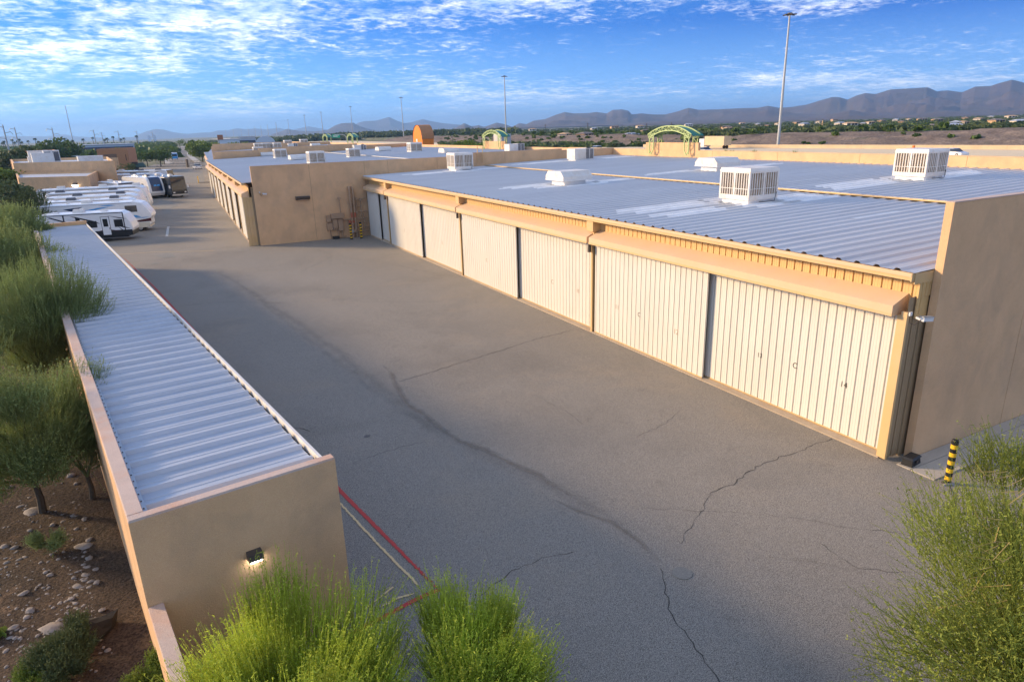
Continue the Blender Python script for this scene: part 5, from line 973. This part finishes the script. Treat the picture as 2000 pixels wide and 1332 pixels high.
# ================================================================ VEGETATION
def quads(c, u, v):   # centres and half-axes -> quad mesh arrays
    n = len(c); V = np.stack([c-u-v, c+u-v, c+u+v, c-u+v], 1).reshape(-1, 3); Fc = np.arange(n*4).reshape(n, 4); return V, Fc
def unit(a): return a/np.maximum(1e-6, np.linalg.norm(a, axis=1, keepdims=True))
def wispy_tree(loc, h, rad, nshoot, label, mt, leafn=9, seg=5, shoot=.75, thick=.007, leaf=.016, trunk=True, lean=(0, 0), flat=.8, up=.75, seed=0, cat='palo verde', group=None, name='palo_verde_tree', blobs=7, low=.12, fill=1.):
    """desert tree: crown of thin green shoots with tiny leaflets, arranged in uneven plumes"""
    g = np.random.default_rng(seed+11); r = empty(name, loc, 0, label, cat, group)
    # plumes: lobes of the crown
    cz = h*(.5+low); lob = []
    for k in range(blobs):
        a = g.uniform(0, 2*np.pi); rr = rad*(g.uniform(.15, .8)); lob.append((rr*np.cos(a)+lean[0], rr*np.sin(a)+lean[1], cz+g.uniform(-.35, .28)*h*flat*.7, rad*g.uniform(.26, .52)*fill))
    lob = np.array(lob); 
    tr = MB(); brs = []
    base = Vector((0, 0, 0)); fork = Vector((lean[0]*.25, lean[1]*.25, h*.22))
    tr.tube([base, fork*.5+Vector((.03, .02, 0)), fork], [.09*h/3.5, .075*h/3.5, .06*h/3.5], 8); tr.build('trunk', M['bark'], r)
    for k, l in enumerate(lob):
        e = Vector(l[:3])+Vector((0, 0, -.1)); mid = fork.lerp(e, .5)+Vector((g.normal()*.12, g.normal()*.12, .1*h*.2))
        MB().tube([fork, mid, e], [.045*h/3.5, .028*h/3.5, .012], 6).build('limb', M['barkg'], r); brs.append((fork, mid, e))
    li = g.integers(0, blobs, nshoot); L0 = lob[li]; dirs = unit(g.normal(size=(nshoot, 3))); rr = g.uniform(.15, 1, nshoot)**.5
    st = L0[:, :3]+dirs*(L0[:, 3]*rr)[:, None]*np.array([1, 1, .75])
    out = unit(st-np.array([lean[0]*.5, lean[1]*.5, h*.35])); d = unit(out*.55+np.array([0, 0, up])+g.normal(size=(nshoot, 3))*.28)
    ln = shoot*g.uniform(.5, 1.15, nshoot); Vs, Fs, nb = [], [], 0
    P0 = st; droop = g.uniform(-.22, .10, nshoot)
    pts = [P0]
    for s in range(1, seg+1):
        t = s/seg; pts.append(P0+d*(ln*t)[:, None]+np.array([0, 0, 1.])*(droop*ln*t*t)[:, None]+out*(ln*.12*t*t)[:, None])
    side = unit(np.cross(d, g.normal(size=(nshoot, 3)))); side2 = unit(np.cross(d, side))
    for s in range(seg):
        w0, w1 = thick*(1-s/seg*.8), thick*(1-(s+1)/seg*.8)
        for sd_ in (side, side2):
            V = np.stack([pts[s]-sd_*w0, pts[s]+sd_*w0, pts[s+1]+sd_*w1, pts[s+1]-sd_*w1], 1).reshape(-1, 3); Vs.append(V); Fs.append(np.arange(nshoot*4).reshape(-1, 4)+nb); nb += nshoot*4
    # side sprigs and leaflets
    Vl, Fl, nl = [], [], 0
    for q in range(leafn):
        t = g.uniform(.08, 1.02, nshoot)*seg; i0 = np.minimum(t.astype(int), seg-1); fr = (t-i0)[:, None]; PP = np.stack(pts, 0); A = PP[i0, np.arange(nshoot)]; B_ = PP[i0+1, np.arange(nshoot)]
        c = A+(B_-A)*fr; sp = unit(g.normal(size=(nshoot, 3))+d*.9); sl_ = leaf*g.uniform(.9, 3.2, nshoot); wd = leaf*g.uniform(.28, .5, nshoot)
        u = sp*(sl_/2)[:, None]; v = unit(np.cross(sp, g.normal(size=(nshoot, 3))))*wd[:, None]
        V, Fq = quads(c+u, u, v); Vl.append(V); Fl.append(Fq+nl); nl += len(V)
    me = np_mesh('foliage', np.concatenate(Vs+Vl), np.concatenate(Fs+[f+nb for f in Fl]), 4, M[mt]); link('foliage', me, r); return r
# near bushes at the bottom of the frame
def rtp(x, y, dist): d = ray(x, y); return CAM+d*(dist/d.length)
wispy_tree((.4, 8.6, 0), 2.85, 1.65, 8200, 'big bright green feathery palo verde in front of the shed end wall', 'pv_a', leafn=12, shoot=.8, seed=1, blobs=16, thick=.006, leaf=.015, up=1.7, low=.02)
wispy_tree((3.15, 8.15, 0), 2.15, 1.1, 4400, 'bright green feathery palo verde to the right of the biggest one, over the asphalt', 'pv_a', leafn=12, shoot=.8, seed=2, blobs=11, thick=.006, leaf=.015, up=1.6, low=.02)
rp = rtp(2115, 1225, 12.2); wispy_tree((rp.x, rp.y, 0), 4.8, 2.4, 11000, 'large olive palo verde filling the lower right corner, with bare yellow twigs', 'pv_c', leafn=12, shoot=.7, seed=3, blobs=15, thick=.006, leaf=.015, up=.25, low=.04, fill=1.25)
yt = empty('bare_twigs', (rp.x, rp.y, 0), 0, 'bare yellow twigs poking out of the olive tree at the right', 'twigs'); g_ = np.random.default_rng(5)
for i in range(26):
    ty_ = g_.uniform(920, 1290); a = rtp(1990-(ty_-900)*.18+g_.uniform(-60, 40), ty_, 11.0+g_.uniform(0, 1.2)); b = a+(-RT*g_.uniform(.4, 1.)+UP*g_.uniform(-.35, .35)).normalized()*g_.uniform(.35, .8)
    mid = (a+b)/2+Vector((g_.normal()*.08, g_.normal()*.08, -.10)); o_ = Vector((rp.x, rp.y, 0)); MB().tube([a-o_, mid-o_, b-o_], [.006, .004, .002], 5).build('twig', M['twig'], yt)
s0 = rtp(2010, 850, 13.5); wispy_tree((s0.x+1.2, s0.y+.2, 0), 5.5, 1.1, 1000, 'thin sprig of yellow-green branches entering at the right edge by the wall', 'pv_c', leafn=8, shoot=.6, seed=4, blobs=4, up=.4, low=.1)
for i, (x, y, z, h, rad, n_, mt, lab, bl) in enumerate([(55, 650, 2.9, 5.3, 2.5, 12500, 'pv_b', 'big dull green palo verde leaning over the shed roof at the left edge', 13), (50, 880, 1.9, 4.3, 1.75, 8500, 'pv_b', 'palo verde in front of the biggest left tree, beside the shed wall', 11), (158, 880, 1.5, 3.2, .75, 1400, 'pv_b', 'slim young palo verde close to the shed wall', 5),
        (15, 530, 2.6, 5., 2.8, 6500, 'pv_b', 'green palo verde behind the biggest left tree', 10), (35, 480, 2.5, 4.8, 2.6, 4500, 'pv_b', 'darker palo verde at the left beside the far shed wall', 9), (50, 425, 2.2, 4.5, 3.2, 2600, 'leafd', 'dark green tree at the far end of the shed', 9), (-50, 780, 2.2, 4.6, 1.9, 3000, 'pv_b', 'palo verde cut by the left edge below the biggest one', 8)]):
    p = G(x, y, z); near = p.length < 35; k = 1 if near else max(1.2, p.length/24)
    wispy_tree((p.x, p.y, 0), h, rad, n_, lab, mt, leafn=10 if near else 8, shoot=.7, seed=20+i, blobs=bl, thick=.007*k, leaf=.017*k, up=.85, flat=1.15, fill=1.28, lean=((.4, 0) if i == 0 else (0, 0)))
for i, (x, y, h, rad, n_, mt, lab) in enumerate([(120, 1305, .8, .62, 2200, 'leafd', 'round dark green shrub among the pale rocks'), (150, 1262, .75, .5, 1800, 'leafd', 'dark green shrub beside the black boulder'), (285, 1325, .7, .42, 1500, 'leaf_l', 'yellow-green shrub against the low wall'), (40, 1330, .5, .5, 900, 'leaf_l', 'yellow-green shrub at the bottom left corner'), (95, 1060, .7, .35, 700, 'pv_b', 'small upright weed below the slim palo verde')]):
    p = G(x, y, .3); wispy_tree((p.x, p.y, 0), h, rad, n_, lab, mt, leafn=8, shoot=.22, seed=40+i, blobs=6, thick=.004, leaf=.014, cat='shrub', name='shrub', low=0)
# rocks on the verge
rk = bpy.data.meshes.new('r')
def rock_mesh(seed, mt):
    g = np.random.default_rng(seed); bm_ = []; import bmesh; b = bmesh.new(); bmesh.ops.create_icosphere(b, subdivisions=2, radius=1)
    for v in b.verts: v.co *= 1+.35*mn.noise(v.co*1.3+Vector((seed*3.1, 0, 0)))+.12*mn.noise(v.co*4+Vector((seed, 1, 0))); v.co.z *= .55
    me = bpy.data.meshes.new('rock'); b.to_mesh(me); b.free(); me.materials.append(mt); return me
rms = [rock_mesh(i, M['rock']) for i in range(6)]; V, Fc, nn = [], [], 0
g_ = np.random.default_rng(77)
def tri(me):
    me.calc_loop_triangles(); v = np.zeros(len(me.vertices)*3); me.vertices.foreach_get('co', v); f = np.zeros(len(me.loop_triangles)*3, int); me.loop_triangles.foreach_get('vertices', f); return v.reshape(-1, 3), f.reshape(-1, 3)
RT_ = [tri(m_) for m_ in rms]; cl_ = [(60, 1180), (30, 1130), (130, 1230), (200, 1210), (40, 1260), (170, 1140), (230, 1160), (60, 1010), (250, 980), (215, 1060), (90, 1250), (15, 1080)]
for k in range(620):
    c_ = cl_[g_.integers(0, len(cl_))]; sp = 18 if k % 4 else 70; p = G(c_[0]+g_.normal()*sp*1.3, c_[1]+g_.normal()*sp); 
    if p.x > WL(p.y)-.25: p.x = WL(p.y)-.25-abs(g_.normal())*.5
    s_ = float(np.exp(g_.normal()*.6)*.026); v, f = RT_[g_.integers(0, 6)]; a = g_.uniform(0, 6.28); ca, sa = math.cos(a), math.sin(a)
    w2 = v*s_*np.array([1.2, .8, 1]); w2 = np.stack([w2[:, 0]*ca-w2[:, 1]*sa, w2[:, 0]*sa+w2[:, 1]*ca, w2[:, 2]], 1)+np.array([p.x, p.y, verge(p.x, p.y)-.3*s_]); V.append(w2); Fc.append(f+nn); nn += len(v)
for k in range(1500):
    y = g_.uniform(9, 60); x = WL(y)-g_.uniform(.1, 5); s_ = float(np.exp(g_.normal()*.5)*.03); v, f = RT_[g_.integers(0, 6)]; V.append(v*s_+np.array([x, y, verge(x, y)])); Fc.append(f+nn); nn += len(v)
tag(link('loose_rocks', np_mesh('loose_rocks', np.concatenate(V), np.concatenate(Fc), 3, M['rock'])), 'pale loose rocks scattered over the soil verge', kind='stuff')
for i, (x, y, s_) in enumerate([(100, 1128, .06), (190, 1140, .07), (140, 1172, .06), (185, 1232, .07), (60, 1195, .09), (28, 1232, .08), (120, 1245, .07), (235, 1100, .06), (255, 1035, .07), (60, 1040, .06), (30, 1075, .08), (225, 1002, .07), (200, 1195, .06)]):
    p = G(x, y); rx = min(p.x, WL(p.y)-s_-.05); o = link('rock', rms[i % 6], None, (rx, p.y, verge(rx, p.y)+.02), i*1.3); o.scale = (s_*1.3, s_, s_); tag(o, 'pale boulder lying on the brown soil verge by the low wall', 'rock', 'pale boulders on the soil verge')
p = G(247, 1222); rx = min(p.x, WL(p.y)-.42); o = link('boulder', rock_mesh(9, M['rockd']), None, (rx, p.y, verge(rx, p.y)+.08), .5); o.scale = (.52, .32, .5); tag(o, 'black boulder against the low wall', 'boulder')
# leafy trees and shrubs farther off
def leaf_tree(loc, h, rad, n_, label, mt, seed=0, leaf=None, group=None, cat='tree', name='tree', trunk_h=.3, flat=.75, bush=False):
    g = np.random.default_rng(seed+500); r = empty(name, loc, 0, label, cat, group); nb = 9 if n_ > 500 else 6
    if not bush: MB().tube([(0, 0, -.1), (.05, 0, h*trunk_h), (.0, .1, h*.6)], [h*.028, h*.022, h*.01], 6).build('trunk', M['bark'], r)
    lob = np.stack([g.uniform(-.6, .6, nb)*rad, g.uniform(-.6, .6, nb)*rad, h*(1-.5*flat)+g.uniform(-.28, .2, nb)*h*flat, rad*g.uniform(.35, .62, nb)], 1)
    li = g.integers(0, nb, n_); dirs = unit(g.normal(size=(n_, 3))); c = lob[li, :3]+dirs*(lob[li, 3]*g.uniform(.4, 1, n_)**.5)[:, None]*np.array([1, 1, .7]); c[:, 2] = np.maximum(c[:, 2], .05)
    lf = leaf or rad*.07; u = unit(g.normal(size=(n_, 3)))*(lf*g.uniform(.5, 1.3, n_))[:, None]; v = unit(np.cross(u, g.normal(size=(n_, 3))))*(lf*.55)
    V, Fq = quads(c, u, v); link('crown', np_mesh('crown', V, Fq, 4, M[mt]), r); return r
tl = [(308, 330, 272, 7, 3.6, 1300, 'leaf', 'airy green tree with a bare trunk beside the gate'), (282, 318, 275, 6, 3.2, 900, 'leaf', 'green tree just right of the office building'), (316, 306, 300, 6, 3.4, 900, 'leaf', 'broad green tree at the left of the street'), (324, 298, 420, 6, 4, 600, 'leaf', 'green tree farther along the left side of the street'), (336, 296, 560, 7, 4, 500, 'leaf', 'small green tree at the end of the left street row'), (352, 292, 700, 9, 4.5, 500, 'leaf_l', 'roundish tree in the middle where the street bends'),
      (378, 300, 400, 8, 5.4, 1000, 'leaf', 'tan-green tree on the right side of the street'), (392, 306, 310, 8, 5.6, 1500, 'leaf_l', 'large bright green tree at the right of the street behind the storage row'), (408, 300, 330, 7, 5, 1100, 'leaf_l', 'bright green tree right of the largest street tree'), (420, 298, 380, 7, 4.6, 700, 'leaf_l', 'small green tree before the rusty billboard'), (462, 291, 380, 7, 5, 700, 'leaf_l', 'yellow-green tree in front of the long pale warehouse'), (476, 291, 390, 7, 4.5, 600, 'leaf_l', 'yellow-green tree left of the arched hall'), (545, 286, 420, 5, 5, 500, 'leaf', 'low green tree right of the arched hall'),
      (233, 300, 285, 7, 4.5, 800, 'leaf_l', 'flat bright green tree crown above the office roof'), (155, 306, 250, 5, 4, 500, 'leafd', 'dark green tree beside the shade canopies'), (240, 342, 200, 4, 2.2, 500, 'leafd', 'dark shrub at the foot of the office building'), (108, 300, 330, 11, 7, 1100, 'leaf', 'big soft green tree above the brown building'), (128, 300, 340, 10, 7, 900, 'leaf', 'broad green tree left of the long warehouse'), (10, 316, 210, 9, 6, 1100, 'leafd', 'dark green tree at the far left edge above the tan buildings'), (8, 345, 150, 6, 3.6, 1200, 'leaf_l', 'bright green tree left of the tall tan building'), (12, 380, 115, 5, 3.6, 900, 'leafd', 'olive tree left of the low tan building'),
      (42, 317, 150, 3, 4, 500, 'leaf_l', None), (912, 290, 120, 0, 0, 0, 'leaf_l', None)]
for i, (x, y, d_, h, rad, n_, mt, lab) in enumerate(tl):
    if not lab: continue
    p = G(x, y); p = AT(x, 290, min(d_, 2000)); leaf_tree((p.x, p.y, 0), h, rad, n_, lab, mt, seed=i, group=None, cat='tree')
p = AT(48, 320, 215); leaf_tree((p.x, p.y, 0), 7.0, 4.2, 700, 'flat bright green shrub crown behind the tall tan building roof', 'leaf_l', seed=77, flat=.5)
p = onX(912, 295, 58); leaf_tree((p.x, p.y, 0), 8.4, 4.6, 2600, 'round yellow-green tree past the parapet left of the left green arch', 'leaf_l', seed=78, cat='tree', leaf=.16)
p = onX(942, 295, 70); leaf_tree((p.x, p.y, 0), 8., 3.4, 1200, 'smaller yellow-green tree right behind the left green arch', 'leaf_l', seed=79, cat='tree', leaf=.16)
for i, (x, d_) in enumerate([(1425, 92), (1472, 92), (1500, 92), (1452, 92), (1555, 92)]):
    p = onX(x, 300, d_); wispy_tree((p.x, p.y, 0), 5.15, .9, 160, 'wispy green branch tips rising over the orange parapet', 'pv_c', leafn=6, shoot=.7, seed=90+i, blobs=3, thick=.02, leaf=.05, group='wispy branch tips over the parapet', cat='shrub', name='shrub', low=.15)
def palm(loc, h, s, label, group=None):
    r = empty('palm_tree', loc, 0, label, 'palm tree', group); MB().tube([(0, 0, 0), (.1, 0, h)], [.25*s, .16*s], 6).build('trunk', M['bark'], r); g = np.random.default_rng(int(h*100)); Vv, Ff = [], []
    for k in range(30):
        a = g.uniform(0, 6.28); e = g.uniform(-.5, 1.2); d = Vector((math.cos(a)*math.cos(e), math.sin(a)*math.cos(e), math.sin(e)))*1.5*s; q = Vector((-math.sin(a), math.cos(a), 0))*.22*s; b0 = Vector((.1, 0, h)); m_ = b0+d*.6; t_ = b0+d+Vector((0, 0, -.45*s)); n0 = len(Vv); Vv += [b0-q*.3, b0+q*.3, m_+q, t_, m_-q]; Ff.append((n0, n0+1, n0+2, n0+3, n0+4))
    MB().add(Vv, Ff).build('fronds', M['leafd'], r); return r
p = AT(57, 292, 260); palm((p.x, p.y, 0), 6.6, 1.5, 'short palm tree above the brown building at the left')
for i, x in enumerate([4, 8, 24, 27, 35, 38, 41, 55, 69, 74, 91, 127, 141, 163, 182, 204, 210, 222, 236, 243, 268]):
    p = AT(x, 275.5+(i % 3)-.0*x, 900+60*(i % 4)); palm((p.x, p.y, 0), 9.0+(i % 3)*1.4, 1.7, 'tiny dark palm on the hazy left horizon', 'tiny palms on the left horizon')
# wooded belts and desert scrub that nobody could count
def scrub(name, n_, fn, mt, label, lo, hi, seed, squash=.7, nl=14):
    g = np.random.default_rng(seed); C3, S3 = [], []
    while len(C3) < n_:
        q = fn(g)
        if q is None: continue
        C3.append(q); S3.append(g.uniform(lo, hi))
    C3 = np.array(C3); S3 = np.array(S3); cc = np.repeat(C3, nl, 0); ss = np.repeat(S3, nl); d = unit(g.normal(size=(len(cc), 3))); d[:, 2] = np.abs(d[:, 2]); c = cc+d*(ss*g.uniform(.3, 1, len(cc)))[:, None]*np.array([1, 1, squash]); u = unit(g.normal(size=(len(cc), 3)))*(ss*.38)[:, None]; v = unit(np.cross(u, g.normal(size=(len(cc), 3))))*(ss*.3)[:, None]
    V, Fq = quads(c, u, v); return tag(link(name, np_mesh(name, V, Fq, 4, M[mt])), label, kind='stuff')
def polar(px0, px1, d0, d1, pw=1.):
    def f(g):
        x = g.uniform(px0, px1); d = d0+(d1-d0)*g.uniform()**pw; p = AT(x, 250, d); z = plain(p.x, p.y)
        return (p.x, p.y, z)
    return f
scrub('desert_scrub', 3800, polar(860, 2100, 235, 1500, 1.6), 'leafd', 'dark green desert scrub across the plain', 1.0, 2.4, 1)
scrub('desert_scrub', 3000, polar(860, 2100, 235, 1800, 1.5), 'leaf', 'olive desert scrub across the plain', .8, 2.2, 2)
scrub('scrub_belt', 1100, polar(1330, 2100, 240, 275), 'leafd', 'belt of dark bushes above the cut slope', 1.5, 3.2, 3, nl=40)
scrub('scrub_belt', 130, polar(1070, 1420, 330, 460), 'leaf', 'bushes on the plain behind the nearest arch', 1.2, 2.4, 4, nl=30)
scrub('distant_wood', 700, polar(560, 1010, 700, 1100), 'leafd', 'dark green belt of trees beyond the far freeway', 3.5, 7., 5, nl=40)
scrub('distant_wood', 1500, polar(-80, 330, 380, 1300, .8), 'leaf', 'hazy green trees across the left horizon', 3., 6.0, 6, nl=34)
scrub('distant_wood', 700, polar(-60, 160, 260, 500), 'leaf', 'soft green trees beyond the brown building', 2., 3.6, 7, nl=34)
scrub('distant_wood', 800, polar(400, 560, 620, 1300), 'leafd', 'hazy green trees beyond the street', 3., 5.0, 8, nl=34)
def vg(g):
    y = g.uniform(14, 150); x = WL(y)-g.uniform(.4, 34); return (x, y, verge(x, y))
scrub('verge_scrub', 700, vg, 'leaf_l', 'low green and yellow weeds on the soil verge', .2, .7, 9, nl=40)
def bank(g):
    y = g.uniform(20, 420); t = g.uniform(.15, 1.3); return (fw_x(y)+2+26*t, y, 2.6+4.6*min(1, t)*.9)
scrub('bank_scrub', 160, bank, 'leaf', 'sparse bushes on the cut slope', .5, 1.4, 10, nl=30)
# houses sprinkled over the desert plain
def house(loc, s, rz, wall, roof_, label, group):
    r = empty('desert_house', loc, rz, label, 'house', group); L_, W_, h = 8*s, 5*s, 3.2*s**.5; MB().box(-L_, L_, -W_, W_, -1, h).build('wall', M[wall], r)
    MB().add([(-L_-.5, -W_-.5, h+.01), (L_+.5, -W_-.5, h+.01), (L_+.5, W_+.5, h+.01), (-L_-.5, W_+.5, h+.01), (-L_*.5, 0, h+1.7*s), (L_*.5, 0, h+1.7*s)], [(0, 1, 5, 4), (1, 2, 5), (2, 3, 4, 5), (3, 0, 4)]).build('roof', M[roof_], r)
    for k in (-.6, .1, .6): MB().box(L_*k-.8, L_*k+.8, -W_-.06, -W_-.01, 1, 2.3).build('window', M['glass'], r)
hs = [(1262, 259, 430), (1302, 256, 500), (1423, 251, 420), (1418, 248, 520), (1345, 243, 900), (1520, 242, 800), (1556, 241, 900), (1480, 243, 800), (1600, 238, 1000), (1630, 233, 1200), (1685, 245, 560), (1700, 240, 600), (1722, 237, 800), (1750, 236, 900), (1775, 234, 1000), (1800, 235, 900), (1865, 248, 420), (1880, 244, 430), (1820, 252, 330), (1855, 257, 300), (1910, 240, 640), (1885, 233, 900), (1935, 230, 950), (1975, 228, 900), (1945, 243, 480), (1990, 246, 420), (1250, 246, 900), (1200, 247, 900), (1160, 250, 800), (1040, 252, 900), (1500, 247, 640), (1640, 246, 600), (1660, 250, 520), (1830, 238, 700), (1570, 247, 620), (1104, 269, 330), (1143, 270, 320), (1232, 271, 300), (1450, 240, 1000), (1760, 241, 620)]
g_ = np.random.default_rng(3)
for i, (x, y, d_) in enumerate(hs):
    p = AT(x, y, d_); z = plain(p.x, p.y); wl_ = 'housew' if i % 3 else 'houset'
    house((p.x, p.y, max(z, min(p.z-2.5, z+6))-.2), .36+.16*g_.uniform()+(.12 if d_ > 800 else 0), g_.uniform(-.6, .6), wl_, ['rooft', 'whroof', 'houset'][i % 3], 'tan-walled low house among desert scrub on the far plain' if wl_ == 'houset' else 'pale-walled low house among desert scrub on the far plain', 'tan desert houses on the plain' if wl_ == 'houset' else 'pale desert houses on the plain')
# ================================================================ AIR
hb = MB(); hb.box(-15200, 15200, -6500, 15200, -8, 272); hz_m = bpy.data.materials.new('haze'); hz_m.use_nodes = True; t = hz_m.node_tree; t.nodes.clear(); vo = t.nodes.new('ShaderNodeVolumePrincipled'); ou = t.nodes.new('ShaderNodeOutputMaterial'); vo.inputs['Color'].default_value = (.34, .60, 1., 1); vo.inputs['Density'].default_value = HAZE; vo.inputs['Anisotropy'].default_value = .2; t.links.new(vo.outputs[0], ou.inputs['Volume'])
if HAZE: tag(hb.build('haze', hz_m), 'thin blue desert haze', kind='stuff')
